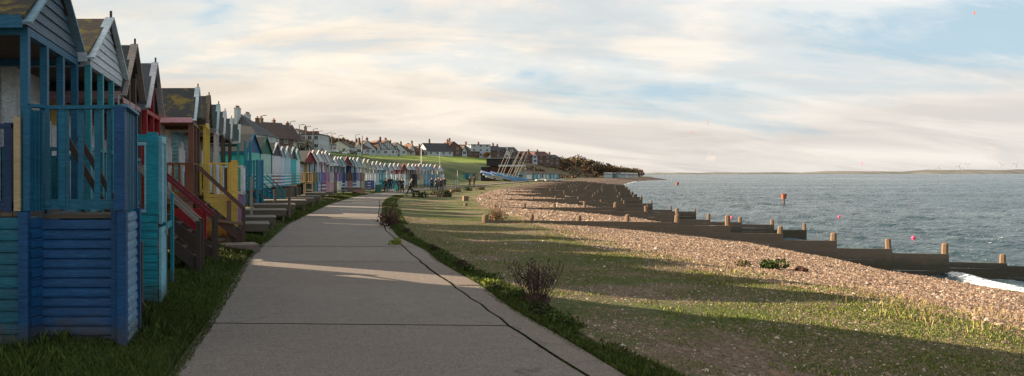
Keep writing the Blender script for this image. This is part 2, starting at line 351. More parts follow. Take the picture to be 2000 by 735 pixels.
def ground_mat(base):
    m, t, b = newmat('turf and shingle' if base == 'green' else ('shingle' if base == 'beach' else 'grass slope'))
    g = N(t, 'ShaderNodeNewGeometry').outputs['Position']
    at = lambda nm: N(t, 'ShaderNodeAttribute', attribute_name=nm).outputs['Fac']
    n1 = noi(t, g, 0.45, 6, 0.62); n2 = noi(t, g, 2.2, 5, 0.65); n3 = noi(t, g, 14, 4, 0.7); n4 = noi(t, g, 45, 3, 0.7)
    grass = mixc(t, ramp(t, n2, [(0.35, 0.0), (0.65, 1.0)]), (0.075, 0.105, 0.022), (0.155, 0.165, 0.045))
    grass = mixc(t, ramp(t, n3, [(0.35, 0.0), (0.7, 1.0)]), tuple(0.6 * x for x in (0.075, 0.095, 0.025)), grass)
    v = N(t, 'ShaderNodeTexVoronoi'); v.inputs['Scale'].default_value = 16.0; L(t, g, v.inputs['Vector'])
    vs_ = N(t, 'ShaderNodeSeparateColor'); L(t, v.outputs['Color'], vs_.inputs[0])
    big = N(t, 'ShaderNodeTexVoronoi'); big.inputs['Scale'].default_value = 7.0; L(t, g, big.inputs['Vector'])
    bs = N(t, 'ShaderNodeSeparateColor'); L(t, big.outputs['Color'], bs.inputs[0])
    peb = ramp(t, vs_.outputs[0], [(0.0, (0.08, 0.05, 0.04)), (0.35, (0.19, 0.115, 0.075)), (0.7, (0.29, 0.19, 0.13)), (0.92, (0.39, 0.285, 0.215)), (1.0, (0.55, 0.47, 0.42))])
    peb = mixc(t, ramp(t, bs.outputs[1], [(0.2, 0.0), (0.9, 0.55)]), peb, (0.20, 0.125, 0.09))
    peb = mixc(t, ramp(t, v.outputs['Distance'], [(0.25, 0.0), (0.6, 0.75)]), peb, (0.05, 0.035, 0.028))
    soil = mixc(t, ramp(t, n3, [(0.3, 0.0), (0.7, 1.0)]), (0.10, 0.066, 0.044), (0.215, 0.15, 0.10))
    soil = mixc(t, ramp(t, vs_.outputs[1], [(0.88, 0.0), (0.93, 0.6)]), soil, (0.33, 0.26, 0.21))
    if base == 'green':
        e = at('edge'); sh = at('sh')
        f = mth(t, 'ADD', mth(t, 'MULTIPLY', n1, 0.9), mth(t, 'MULTIPLY', n2, 0.35))
        f = mth(t, 'ADD', f, mth(t, 'MULTIPLY', n4, 0.2))
        f = mth(t, 'ADD', f, ramp(t, e, [(0.0, 0.30), (0.6, 0.0), (1.0, 0.0)]))
        gf = ramp(t, f, [(0.60, 0.0), (0.75, 1.0)])
        c = mixc(t, gf, soil, grass)
        s = mth(t, 'ADD', sh, mth(t, 'MULTIPLY', mth(t, 'SUBTRACT', n2, 0.5), 1.6))
        s = ramp(t, mth(t, 'ADD', s, 0.5), [(0.28, 0.0), (0.5, 1.0)])
        c = mixc(t, s, c, peb)
        hgt = mth(t, 'ADD', n4, mth(t, 'MULTIPLY', n3, 0.8)); bump(t, b, hgt, 0.9, 0.05)
    elif base == 'beach':
        c = peb; wet = at('wet'); sh = at('sh')
        s = mth(t, 'ADD', sh, mth(t, 'MULTIPLY', mth(t, 'SUBTRACT', n2, 0.5), 1.6))
        s = ramp(t, mth(t, 'ADD', s, 0.5), [(0.28, 1.0), (0.5, 0.0)])
        c = mixc(t, s, c, mixc(t, ramp(t, n3, [(0.4, 0.0), (0.6, 1.0)]), soil, grass))
        wf = ramp(t, mth(t, 'MULTIPLY', mth(t, 'ADD', wet, 2.4), 1.0), [(0.30, 1.0), (0.62, 0.0)])
        c = mixc(t, mth(t, 'MULTIPLY', wf, 0.75), c, (0.06, 0.043, 0.033))
        L(t, mth(t, 'SUBTRACT', 0.9, mth(t, 'MULTIPLY', wf, 0.55)), b.inputs['Roughness'])
        hgt = mth(t, 'ADD', mth(t, 'MULTIPLY', v.outputs['Distance'], -1.0), mth(t, 'MULTIPLY', n3, 1.2)); bump(t, b, hgt, 1.0, 0.10)
    else:
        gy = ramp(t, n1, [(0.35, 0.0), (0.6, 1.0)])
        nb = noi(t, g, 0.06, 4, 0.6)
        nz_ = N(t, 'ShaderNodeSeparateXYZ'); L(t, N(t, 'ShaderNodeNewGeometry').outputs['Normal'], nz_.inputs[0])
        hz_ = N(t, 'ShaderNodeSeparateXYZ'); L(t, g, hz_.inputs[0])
        sunlit_crest = ramp(t, mth(t, 'MULTIPLY', mth(t, 'ADD', hz_.outputs[2], mth(t, 'MULTIPLY', nb, 1.5)), 0.1), [(0.82, 0.0), (0.90, 1.0)])
        grass = mixc(t, sunlit_crest, mixc(t, gy, (0.034, 0.058, 0.012), (0.06, 0.078, 0.02)), mixc(t, gy, (0.11, 0.17, 0.02), (0.19, 0.24, 0.035)))  # slope shade and sunlit crest painted into the grass colours by height
        sp = N(t, 'ShaderNodeSeparateXYZ'); L(t, g, sp.inputs[0])
        yy = mth(t, 'ADD', mth(t, 'SUBTRACT', sp.outputs[0], mth(t, 'MULTIPLY', sp.outputs[1], 0.355)), mth(t, 'MULTIPLY', nb, 14))
        br = ramp(t, mth(t, 'MULTIPLY', yy, 0.02), [(0.14, 0.0), (0.34, 1.0)])
        scrub = mixc(t, ramp(t, noi(t, g, 0.16, 7, 0.72), [(0.42, 0.0), (0.58, 1.0)]), (0.085, 0.052, 0.032), (0.15, 0.115, 0.055))
        scrub = mixc(t, ramp(t, nb, [(0.55, 0.0), (0.62, 0.9)]), scrub, (0.15, 0.17, 0.05))
        c = mixc(t, br, grass, scrub)
        bump(t, b, n2, 0.6, 0.2)
    L(t, c, b.inputs['Base Color'])
    if base != 'beach': b.inputs['Roughness'].default_value = 0.95
    b.inputs['Specular IOR Level'].default_value = 0.25
    return m
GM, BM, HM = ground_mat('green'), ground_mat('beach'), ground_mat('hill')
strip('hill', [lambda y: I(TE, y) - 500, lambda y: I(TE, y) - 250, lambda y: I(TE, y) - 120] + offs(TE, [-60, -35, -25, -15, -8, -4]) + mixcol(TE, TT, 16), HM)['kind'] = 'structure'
vcols = mixcol(TT, TL, 34, 0.6)[:-1]
strip('grass_verge', vcols + offs(TL, [-0.6, -0.45, -0.3, -0.15, -0.0]) + offs(TL, [0.03]), GM)['kind'] = 'structure'
strip('seaside_green', offs(TR, [-0.03, 0.0, 0.12, 0.25, 0.4]) + mixcol(TR, TB, 60)[3:], GM)['kind'] = 'structure'
strip('shingle_beach', mixcol(TB, TW, 90)[0:] + offs(TW, [0.4, 0.8, 1.5, 3, 6, 12, 30]), BM)['kind'] = 'structure'
BOT = strip  # (sheets share their edge columns)

# ------------------------------------------------------------------ concrete path: cast bays with open joints
def concrete(col):
    m, t, b = newmat('concrete'); g = N(t, 'ShaderNodeNewGeometry').outputs['Position']
    isl = N(t, 'ShaderNodeNewGeometry').outputs['Random Per Island']
    n1 = noi(t, g, 0.5, 5, 0.6); n2 = noi(t, g, 6, 5, 0.7); n3 = noi(t, g, 70, 4, 0.8)
    tam = noi(t, mapping(t, g, (0.6, 9, 1)), 2.0, 4, 0.6)
    c = mixc(t, ramp(t, n1, [(0.35, 0.0), (0.65, 1.0)]), tuple(x * 0.84 for x in col), tuple(x * 1.1 for x in col))
    c = mixc(t, ramp(t, isl, [(0.0, 0.0), (1.0, 0.85)]), c, (col[0] * 0.80, col[1] * 0.64, col[2] * 0.56))
    c = mixc(t, ramp(t, noi(t, g, 1.3, 6, 0.7), [(0.56, 0.0), (0.64, 0.5)]), c, tuple(x * 0.66 for x in col))
    vr = N(t, 'ShaderNodeTexVoronoi', feature='DISTANCE_TO_EDGE'); vr.inputs['Scale'].default_value = 0.33
    dn = N(t, 'ShaderNodeTexNoise'); dn.inputs['Scale'].default_value = 1.5; dn.inputs['Detail'].default_value = 6; L(t, g, dn.inputs['Vector'])
    wv_ = N(t, 'ShaderNodeVectorMath', operation='MULTIPLY_ADD'); L(t, dn.outputs['Color'], wv_.inputs[0]); wv_.inputs[1].default_value = (1.3, 1.3, 0); L(t, g, wv_.inputs[2]); L(t, wv_.outputs[0], vr.inputs['Vector'])
    c = mixc(t, mth(t, 'MULTIPLY', ramp(t, vr.outputs['Distance'], [(0.0, 0.8), (0.006, 0.0)]), ramp(t, n1, [(0.5, 0.0), (0.55, 1.0)])), c, (0.03, 0.028, 0.024))
    c = mixc(t, ramp(t, n2, [(0.36, 0.5), (0.62, 0.0)]), c, tuple(x * 0.55 for x in col))
    n4 = noi(t, g, 22, 5, 0.75)
    c = mixc(t, ramp(t, n4, [(0.36, 0.65), (0.50, 0.0)]), c, tuple(x * 0.45 for x in col))
    c = mixc(t, ramp(t, n4, [(0.56, 0.0), (0.70, 0.45)]), c, tuple(x * 1.6 for x in col))
    sc = noi(t, mapping(t, g, (0.5, 14, 1), rot=(0, 0, R(-3))), 2.6, 5, 0.7)
    c = mixc(t, ramp(t, sc, [(0.56, 0.0), (0.68, 0.5)]), c, tuple(x * 0.5 for x in col))
    c = mixc(t, ramp(t, tam, [(0.45, 0.0), (0.75, 0.3)]), c, tuple(x * 0.6 for x in col))
    c = mixc(t, ramp(t, n3, [(0.38, 0.85), (0.54, 0.0)]), c, (0.04, 0.036, 0.032))
    c = mixc(t, ramp(t, n3, [(0.58, 0.0), (0.68, 0.45)]), c, (0.45, 0.41, 0.37))
    L(t, c, b.inputs['Base Color']); b.inputs['Roughness'].default_value = 0.92; b.inputs['Specular IOR Level'].default_value = 0.3
    bump(t, b, mth(t, 'ADD', mth(t, 'MULTIPLY', n3, 0.6), tam), 0.45, 0.012); return m
CM = concrete((0.238, 0.215, 0.20)); CM2 = concrete((0.245, 0.212, 0.19))
def slabs(name, TA, TBb, y_list, m, g0, g1):
    s = MB()
    for a, b2 in zip(y_list[:-1], y_list[1:]):
        n = max(2, int((b2 - a) / 0.25)); dz = random.uniform(-.006, .006); skew = -0.05
        prev = None
        for k in range(n + 1):
            y = a + .012 + (b2 - a - .024) * k / n
            wob = float(vn(np.array(y), np.array(3.), .5, 2)) * .05
            xa = float(I(TA, y)) + g0 + (wob if TA is TC else 0); xb = float(I(TBb, y)) - g1 + (wob if TBb is TC else 0)
            xa += (random.uniform(-.03, .03) if TA is TL and y < 40 else 0)
            row = [(xa + (xb - xa) * j / 4, y + skew * (xa + (xb - xa) * j / 4), dz) for j in range(5)]
            idx = list(range(len(s.v), len(s.v) + 5)); s.v += row
            if prev:
                for j in range(4): s.f.append((prev[j], prev[j + 1], idx[j + 1], idx[j]))
                s.f.append((prev[4], prev[4] + 0, idx[4])) if False else None
            prev = idx
    return s.build(name, m)
yj = [-12, -8, -4, 0, 3.35]; y = 7.3
yj = [-12 + 3.3 * k for k in range(6)]
while yj[-1] < 58: yj.append(yj[-1] + 3.32)
yj = [v - (9.35 - 8.0) * 0 for v in yj]
sh_ = 9.2 - min(yj, key=lambda v: abs(v - 9.2)); yj = [v + sh_ for v in yj]
tag(slabs('path', TL, TC, yj, CM, 0.0, 0.022), kind='structure')
tag(slabs('path_edging', TC, TR, yj, CM2, 0.022, 0.0), kind='structure')
yj2 = [yj[-1]] + [yj[-1] + 5 * k for k in range(1, 75)]
tag(slabs('far_path', TL, TR, yj2, CM, 0, 0), kind='structure')
# bed under the slabs (shows dark in the joints)
s = MB(); yy = list(np.arange(-12, 70, 1.0)) + list(np.arange(70, 440, 5.0)); pr = None
for y in yy:
    i = len(s.v); s.v += [(float(I(TL, y)) - .1, y, -.045), (float(I(TR, y)) + .1, y, -.045)]
    if pr is not None: s.f.append((pr, pr + 1, i + 1, i))
    pr = i
tag(s.build('path_bed', flat('joint soil', (0.035, 0.028, 0.02), 0.95)), kind='structure')

# ------------------------------------------------------------------ sea
def sea_mat():
    m, t, b = newmat('sea water'); g = N(t, 'ShaderNodeNewGeometry').outputs['Position']
    sw = N(t, 'ShaderNodeAttribute', attribute_name='shore').outputs['Fac']
    n1 = noi(t, mapping(t, g, (0.9, 1.6, 1), rot=(0, 0, R(25))), 1.1, 5, 0.6, 0.4)
    n2 = noi(t, mapping(t, g, (0.25, 0.5, 1), rot=(0, 0, R(15))), 0.5, 4, 0.6)
    n3 = noi(t, g, 0.012, 4, 0.6)
    c = mixc(t, ramp(t, n3, [(0.35, 0.0), (0.65, 1.0)]), (0.020, 0.042, 0.056), (0.034, 0.06, 0.072))
    fn = noi(t, mapping(t, g, (1.6, 2.4, 1)), 2.4, 8, 0.75, 0.8)
    foam = mth(t, 'ADD', fn, ramp(t, sw, [(0.0, 0.22), (0.10, 0.05), (0.3, -0.08), (1.0, -0.25)]))
    ff = ramp(t, foam, [(0.60, 0.0), (0.68, 1.0)])
    c = mixc(t, ff, c, (0.72, 0.75, 0.76))
    L(t, c, b.inputs['Base Color'])
    strk = ramp(t, noi(t, mapping(t, g, (0.012, 0.045, 1), rot=(0, 0, R(10))), 1.0, 5, 0.6), [(0.38, 0.0), (0.62, 1.0)])
    L(t, mth(t, 'ADD', mth(t, 'ADD', 0.14, mth(t, 'MULTIPLY', strk, 0.16)), mth(t, 'MULTIPLY', ff, 0.6)), b.inputs['Roughness'])
    b.inputs['IOR'].default_value = 1.33
    hh = mth(t, 'ADD', mth(t, 'MULTIPLY', n1, 0.45), mth(t, 'MULTIPLY', n2, 1.6)); bump(t, b, hh, 1.0, 0.6)
    return m
SEA = -2.0
yr = np.concatenate([np.arange(5, 17, 1.0), np.geomspace(17, 520, 620)]); 
cols = np.concatenate([np.linspace(-2.5, 12, 70)[:-1], np.geomspace(12, 600, 260)])
X = I(TW, yr)[:, None] + cols[None]; Y = np.repeat(yr[:, None], len(cols), 1)
def waves(x, y):
    z = np.zeros_like(x); r2 = np.random.default_rng(3)
    for lam, a, n in ((9, .045, 5), (4.2, .04, 7), (2.0, .028, 8), (1.0, .014, 6)):
        for k in range(n):
            th = R(205) + r2.normal(0, .45); l = lam * r2.uniform(.7, 1.35); ph = r2.uniform(0, 6.28)
            kx = (x * math.cos(th) + y * math.sin(th)) * 2 * math.pi / l + ph + vn(x, y, lam * 4, k) * 5
            z += a * (1 - 2 * np.abs(np.sin(kx / 2))) * .75
    return z
Zs = SEA + waves(X, Y) * np.clip(cols / 5, .12, 1)[None] * np.clip(1.25 - Y / 600, .2, 1)
# low swell line breaking a couple of metres off the shingle
brk = np.exp(-((X - (I(TW, Y) + 1.9 + .6 * np.sin(Y * .45 + 1))) / .42) ** 2) * np.clip(vn(X, Y, 5.5, 9) * 3 + .55 + 1.1 * np.exp(-((Y - 23.5) / 2.2) ** 2), 0, 1.15) * .17
Zs = Zs + np.where(Y < 60, brk, brk * .4)
V = np.stack([X, Y, Zs], -1).reshape(-1, 3); n_, m_ = X.shape
i = np.arange(n_ - 1)[:, None] * m_ + np.arange(m_ - 1)[None]
Fc = np.stack([i, i + 1, i + m_ + 1, i + m_], -1).reshape(-1, 4)
SM = sea_mat(); o = fast_mesh('sea', V, Fc, SM, True); tag(o, kind='structure')
d = cols[None] + 0 * X
shv = np.clip((d + .4) / 9, 0, 1) - np.clip(brk * 3.6 * (1 + 1.2 * vn(X, Y, .6, 31)), 0, .24)
a = o.data.attributes.new('shore', 'FLOAT', 'POINT'); a.data.foreach_set('value', np.clip(shv, 0, 1).ravel().astype(np.float32))
s = MB()
x0 = float(I(TW, 5)) - 3
yo = list(np.geomspace(520, 9500, 26)); pr = None
for y in yo:
    xa = float(I(TW, min(y, 520))) - 3 if y <= 525 else -9000; i = len(s.v)
    s.v += [(xa, y, SEA), (max(900, y * 3), y, SEA)]
    if pr is not None: s.f.append((pr, pr + 1, i + 1, i))
    pr = i
s2 = MB(); pr = None
for y in list(yr[::30]) + [520.0]:
    i = len(s2.v); s2.v += [(float(I(TW, y)) + 599, y, SEA), (4000, y, SEA)]
    if pr is not None: s2.f.append((pr, pr + 1, i + 1, i))
    pr = i
n0 = len(s.v); s.v += s2.v; s.f += [tuple(n0 + q for q in f) for f in s2.f]
o = s.build('open_sea', SM); tag(o, kind='structure')
a = o.data.attributes.new('shore', 'FLOAT', 'POINT'); a.data.foreach_set('value', [1.0] * len(o.data.vertices))

# far shore across the water
s = MB(); rr = random.Random(4)
def land(x0, x1, Y, hmax, seed):
    xs = np.linspace(x0, x1, 90); pr = None
    for k, px in enumerate(xs):
        X = (px - PX) * Y / F; e = min(1, k / 8, (89 - k) / 3 + .2)
        h = hmax * e * (.55 + .8 * abs(vn(np.array(px), np.array(0.), 45, seed)) + .5 * vn(np.array(px), np.array(0.), 7, seed + 1))
        i = len(s.v); s.v += [(X, Y - 200, SEA - 1), (X, Y, SEA + h * .8), (X, Y + 300, SEA + h), (X, Y + 900, SEA - 1)]
        if pr is not None: s.f += [(pr + q, i + q, i + q + 1, pr + q + 1) for q in range(3)]
        pr = i
land(1290, 1560, 7600, 26, 3); land(1480, 1990, 7000, 22, 5); land(1640, 1770, 6800, 36, 8); land(1830, 2120, 6400, 44, 11); land(1230, 1345, 8200, 12, 12)
m, t, b = newmat('distant fields'); g = N(t, 'ShaderNodeNewGeometry').outputs['Position']
L(t, mixc(t, ramp(t, noi(t, mapping(t, g, (1, .3, 4)), 0.004, 5, 0.7), [(0.4, 0.0), (0.6, 1.0)]), (0.055, 0.06, 0.06), (0.13, 0.13, 0.12)), b.inputs['Base Color']); b.inputs['Roughness'].default_value = 1
tag(s.build('far_shore', m, smooth=True), kind='structure')

# ------------------------------------------------------------------ beach huts
WHITE = (0.72, 0.74, 0.77); CREAM = (0.62, 0.56, 0.42); NAVY = (0.006, 0.03, 0.10); BLUE = (0.005, 0.10, 0.195); TEAL = (0.006, 0.22, 0.28)
BROWN = (0.10, 0.055, 0.035); DKBROWN = (0.06, 0.038, 0.028); RED = (0.33, 0.015, 0.022); YEL = (0.72, 0.50, 0.07); PINK = (0.52, 0.22, 0.24)
MINT = (0.12, 0.50, 0.40); TURQ = (0.015, 0.42, 0.45); LILAC = (0.30, 0.22, 0.50); GREY = (0.14, 0.16, 0.17); SKYB = (0.20, 0.42, 0.55)
DKGREEN = (0.015, 0.11, 0.07); CYANW = (0.38, 0.55, 0.60); PALEG = (0.34, 0.44, 0.36); MAROON = (0.20, 0.03, 0.03)
FELT_DECK = timber((0.11, 0.085, 0.065))
METAL = flat('galvanised metal', (0.25, 0.25, 0.25), 0.4, 0.8)

def rail_part(par, name, p, q, z0, z1, m, gap=0.17, sw=0.055, post=0.08, mid=False, rot_ends=True, slat_every=None):
    """balustrade from p to q (xy): top rail, bottom rail, upright slats and end posts in one mesh"""
    s = MB(); P0 = Vector((p[0], p[1], 0)); Q0 = Vector((q[0], q[1], 0)); Ln = (Q0 - P0).length
    d = (Q0 - P0) / Ln
    s.bar(P0 + Vector((0, 0, z1 - .025)), Q0 + Vector((0, 0, z1 - .025)), .09, .05)
    s.bar(P0 + Vector((0, 0, z0 + .06)), Q0 + Vector((0, 0, z0 + .06)), .05, .09)
    if mid: s.bar(P0 + Vector((0, 0, (z0 + z1) / 2)), Q0 + Vector((0, 0, (z0 + z1) / 2)), .035, .07)
    n = max(2, int(Ln / gap))
    for k in range(n):
        c = P0 + d * (Ln * (k + .5) / n)
        s.bar(c + Vector((0, 0, z0 + .1)), c + Vector((0, 0, z1 - .05)), sw, .022, up=(-d.y, d.x, 0))
    for c in (P0 + d * post / 2, Q0 - d * post / 2):
        s.bar(c + Vector((0, 0, z0)), c + Vector((0, 0, z1 + .01)), post, post, up=(-d.y, d.x, 0))
    return s.build(name, m, par)
def stairs_part(par, x0, x1, y0, y1, z0, z1, m, mrail=None, rails=True, n=None, railh=.85):
    """open timber stairs from the deck (x0, z0) down to the ground (x1, z1)"""
    n = n or max(3, round((z0 - z1) / .2)); s = MB()
    for k in range(n):
        t = (k + 1) / (n + 1); x = x0 + (x1 - x0) * t; z = z0 + (z1 - z0) * t
        s.box(x - .13, x + .13, y0 + .04, y1 - .04, z - .035, z)
    st = s.build('stairs', m, par)
    for yy_ in (y0 + .02, y1 - .02):
        g = MB(); g.bar((x0, yy_, z0 - .12), (x1, yy_, z1 + .02), .04, .22); g.build('stringer', m, st)
    if rails:
        for yy_ in (y0, y1):
            g = MB(); g.bar((x0, yy_, z0 + railh), (x1, yy_, z1 + railh), .045, .07); g.build('handrail', mrail or m, st)
        for yy_ in (y0, y1):
            g = MB(); g.bar((x1, yy_, z1 - .2), (x1, yy_, z1 + railh + .04), .09, .09, up=(0, 1, 0)); g.build('newel_post', m, st)
    return st
def hut(label, X, Y, zg, rz, W, E, A, Fl, c, porch=1.25, body=2.0, gable='clad', roof=0.0, roofcol=(0.045, 0.048, 0.05), base='stilts',
        posts=4, rail=True, rail_side=True, detail=2, group=None, over=0.03, front='door', postw=.085, fascia=True, skirt=None):
    """c: dict of colours wall, gable, post, barge, base, rail, door, fascia. local x = towards the sea, y = along the row"""
    h = thing('beach_hut', label, 'beach hut', (X, Y, zg), rz, group); h2 = W / 2; E -= zg; A -= zg
    g = lambda k, d=WHITE: c.get(k, c.get('wall', d))
    pw = lambda k, we=.3: paint(g(k), we, kind='painted boards')
    xb0, xb1 = -(porch + body), -porch
    # roof: two pitched slabs, ridge cap
    so = .14; Er = E; th = .05; sl = (A - E) / (h2 + so); s = MB()
    for sg in (-1, 1):
        y0, y1 = sg * (h2 + so), 0
        s.prism([(y0, Er), (y0, Er + th), (y1, A + th), (y1, A)] if sg < 0 else [(y1, A), (y1, A + th), (y0, Er + th), (y0, Er)], xb0 - .1, over, 'x')
    rf = s.build('roof', felt(roofcol, roof), h)
    bm_ = paint(g('barge'), .35, kind='painted boards')
    for sg in (-1, 1):
        s = MB(); s.bar((over + .015, sg * (h2 + so + .02), Er - .05), (over + .015, 0, A + .06), .03, .14, up=(1, 0, 0))
        s.build('barge_board', bm_, rf)
    if fascia and detail > 0:
        for sg in (-1, 1):
            s = MB(); yv = sg * (h2 + so + .015); s.box(xb0 - .1, over - .02, yv - .013, yv + .013, Er - .10, Er + .035); s.build('fascia', paint(g('fascia', g('barge')), .3, kind='painted boards'), rf)
    if detail > 0:
        s = MB(); s.bar((over + .03, 0, A - .12), (over + .03, 0, A + .17), .035, .035, up=(0, 1, 0)); s.build('finial', paint(DKBROWN, .2), rf)
    zt = E + .0
    # walls: three lapped or boarded sides and a front with door
    s = MB()
    cl = .13 if detail > 1 else .2
    if detail > 0:
        s.clad((xb0, -h2), (xb1, -h2), Fl, zt, (0, -1), cl); s.clad((xb0, h2), (xb1, h2), Fl, zt, (0, 1), cl)
        s.box(xb1 - .04, xb1, -h2, h2, Fl, zt); s.box(xb0, xb0 + .04, -h2, h2, Fl, zt)
        s.quad((xb1, -h2, zt), (xb1, h2, zt), (xb1, 0, A - .02))
        s.quad((xb0, h2, zt), (xb0, -h2, zt), (xb0, 0, A - .02))
        s.box(xb0 + .05, xb1 - .05, -h2 + .04, h2 - .04, Fl, zt)
    else:
        s.box(xb0, xb1, -h2, h2, Fl, zt); s.quad((xb1, -h2, zt), (xb1, h2, zt), (xb1, 0, A - .02))
        for k in range(1, 9):
            z = Fl + (zt - Fl) * k / 9; s.box(xb0, xb1, -h2 - .012, -h2 - .0, z - .015, z)
    wl = s.build('wall', paint(g('wall'), .25, kind='painted boards'), h)
    # door (double leaf) with panels
    if front == 'door':
        dd = MB(); dw = min(.55, h2 * .5); dz = Fl + 1.75
        for sg in (-1, 1):
            y0, y1 = (sg * .01, sg * dw) if sg > 0 else (sg * dw, sg * .01)
            dd.box(xb1 + .003, xb1 + .035, y0, y1, Fl + .02, min(dz, zt - .1))
            if detail > 1:
                for zz in (Fl + .25, Fl + .95, dz - .12): dd.box(xb1 + .036, xb1 + .055, y0 + .02, y1 - .02, zz - .05, zz + .05)
        do = dd.build('door', paint(g('door', WHITE), .3, kind='painted boards'), h)
        if detail > 1: k = MB(); k.box(xb1 + .057, xb1 + .10, .05, .08, Fl + .9, Fl + 1.02); k.build('handle', METAL, do)
        if detail > 1:
            for sg in (-1, 1):
                yc = sg * (dw + h2) / 2; f = MB()
                f.box(xb1 + .003, xb1 + .03, yc - .25, yc + .25, Fl + .7, Fl + 1.5); wf = f.build('shutter', paint(g('door', WHITE), .3, kind='painted boards'), h)
    if porch > .3:
        # ceiling and front beam
        if detail > 1:
            s = MB(); n = 14
            for k in range(n):
                y0 = -h2 + W * k / n; s.box(xb1, -.02, y0 + .004, y0 + W / n - .004, E - .05, E - .03)
            s.build('ceiling', timber((0.13, 0.085, 0.06)), h)
        s = MB(); s.box(-.06, .02, -h2, h2, E - .14, E - .055)
        s.box(xb1, -.062, -h2, -h2 + .06, E - .14, E - .055); s.box(xb1, -.062, h2 - .06, h2, E - .14, E - .055); s.build('beam', pw('beam' if 'beam' in c else 'post'), h)
        yp = [-h2 + .04 + (W - .08) * k / (posts - 1) for k in range(posts)] if posts > 1 else [-h2 + .04]
        for y_ in yp:
            top = (E - .12) if gable == 'clad' else E - .12 + (A - E) * (1 - abs(y_) / h2) * .85
            s = MB(); s.box(.022 - postw, .022, y_ - postw / 2, y_ + postw / 2, Fl - .05, top); s.build('post', pw('post'), h)
    # gable infill
    if gable == 'clad':
        s = MB(); s.gclad(-h2 - .1, h2 + .1, E - .04, A - .03, over - .03 if porch > .3 else .0, .13 if detail > 1 else .19); s.build('gable', pw('gable'), h)
    # deck and base
    if porch > .3:
        s = MB(); n = 9
        for k in range(n):
            x0 = xb1 + porch * k / n; s.box(x0 + .005, x0 + porch / n - .005, -h2 - .02, h2 + .02, Fl - .05, Fl - .01)
        s.box(xb1, 0.0, -h2 + .02, h2 - .02, Fl - .16, Fl - .052); s.build('deck', FELT_DECK, h)
    if base == 'clad':
        s = MB(); s.clad((xb0, -h2 - .02), (.0, -h2 - .02), -.1, Fl - .06, (0, -1), .125); s.clad((0.02, -h2 - .02), (0.02, h2 + .02), -.1, Fl - .06, (1, 0), .125)
        s.clad((xb0, h2 + .02), (.0, h2 + .02), -.1, Fl - .06, (0, 1), .125); s.build('base_panel', pw('base'), h)
    elif base == 'solid':
        s = MB(); s.box(xb0 + .02, -.01, -h2 + .01, h2 - .01, -.2, Fl - .165)
        for k in range(10):
            y0 = -h2 + W * k / 10; s.box(-.008, .016, y0 + .006, y0 + W / 10 - .006, -.15, Fl - .06)
        s.build('base_panel', pw('base'), h)
    else:
        for y_ in (-h2 + .08, h2 - .08):
            for x_ in ((-.08, xb1) if detail else (-.08,)):
                s = MB(); s.box(x_ - .07, x_ + .07, y_ - .07, y_ + .07, -.25, Fl - .165); s.build('stilt', timber(), h)
        s = MB(); s.box(xb0 + .3, xb1 - .05, -h2 + .06, h2 - .06, -.2, Fl - .17); s.build('plinth', timber((0.09, 0.07, 0.05)), h)
    if rail and porch > .3:
        rh = Fl + .95
        if rail_side: rail_part(h, 'balustrade', (xb1 + .02, -h2 + .03), (-.1, -h2 + .03), Fl, rh, pw('rail'))
        rail_part(h, 'balustrade', (-.03, -h2 + .1), (-.03, h2 - .1), Fl, rh, pw('rail'))
    return h
def pxhut(label, px, Y, **k):
    X = (px - PX) * Y / F; rz = k.pop('rz', 0)
    return hut(label, X, Y, k.pop('zg', hz(X, Y) - .02), rz, **k)

G1 = 'timber beach huts on decks beside the path'
# --- the nearest hut: blue, with the clad landing that reaches towards the path
h0 = pxhut('nearest blue beach hut with weathered lapped gable and deep blue railed landing', 107, 8.42, W=2.12, E=3.66, A=4.42, Fl=1.47, zg=.14,
    c=dict(wall=(0.62, 0.66, 0.68), gable=(0.05, 0.10, 0.15), post=BLUE, barge=(0.16, 0.29, 0.38), fascia=BLUE, base=(0.004, 0.10, 0.165), rail=NAVY, door=(0.55, 0.57, 0.58), beam=BLUE),
    roof=0.8, roofcol=(0.035, 0.033, 0.03), base='clad', posts=4, rail=False, group=G1)
Z0 = .14
bp = paint((0.002, 0.060, 0.175), .14, kind='painted boards'); bp2 = paint((0.003, 0.105, 0.19), .18, kind='painted boards'); bw = paint((0.10, 0.22, 0.34), .6, kind='painted boards')
def lz(z): return z - Z0
F0 = 1.47
rail_part(h0, 'balustrade', (-1.2, -1.02), (-.16, -1.02), F0, F0 + .95, paint(NAVY, .3), gap=.5)
# landing box: x 0.13..1.03, y -0.85..-0.15, near face and sea face lapped
s = MB(); s.clad((.12, -.86), (.96, -.86), -.12, F0 - .10, (0, -1), .105, .03)
s.build('landing_panel', bp, h0)
s = MB(); s.clad((1.05, -.90), (1.05, -.30), -.12, F0 - .03, (1, 0), .105, .022); s.build('landing_panel', bw, h0)
s = MB(); s.clad((.12, -.20), (1.0, -.20), -.12, F0 - .1, (0, 1), .125, .02); s.build('landing_panel', bp2, h0)
s = MB(); s.clad((.045, -1.06), (.125, -.86), -.1, F0 - .08, (.92, -.38), .105, .01); s.build('landing_panel', bp, h0)
for (x0, x1, y0, y1, za, zb) in ((-.06, .045, -1.15, -1.06, -.2, F0 + .0), (.975, 1.07, -1.03, -.925, -.2, F0 + .0), (.885, .97, -.93, -.865, -.15, F0 + 0.0), (1.02, 1.10, -.30, -.22, -.15, F0 + .0)):
    s = MB(); s.box(x0, x1, y0, y1, za, zb); s.build('corner_post', bp, h0)
s = MB(); s.box(.93, 1.05, -.99, -.88, F0 + .01, F0 + 1.14); s.build('rail_post', bp, h0)
s = MB(); s.box(-.02, .05, -1.10, -1.03, F0 + .01, F0 + 1.14); s.build('rail_post', paint(BLUE, .3), h0)
s = MB(); s.box(-.115, -.045, -1.12, -1.06, F0 + .01, F0 + 1.02); s.build('rail_post', timber((0.42, 0.33, 0.20)), h0)
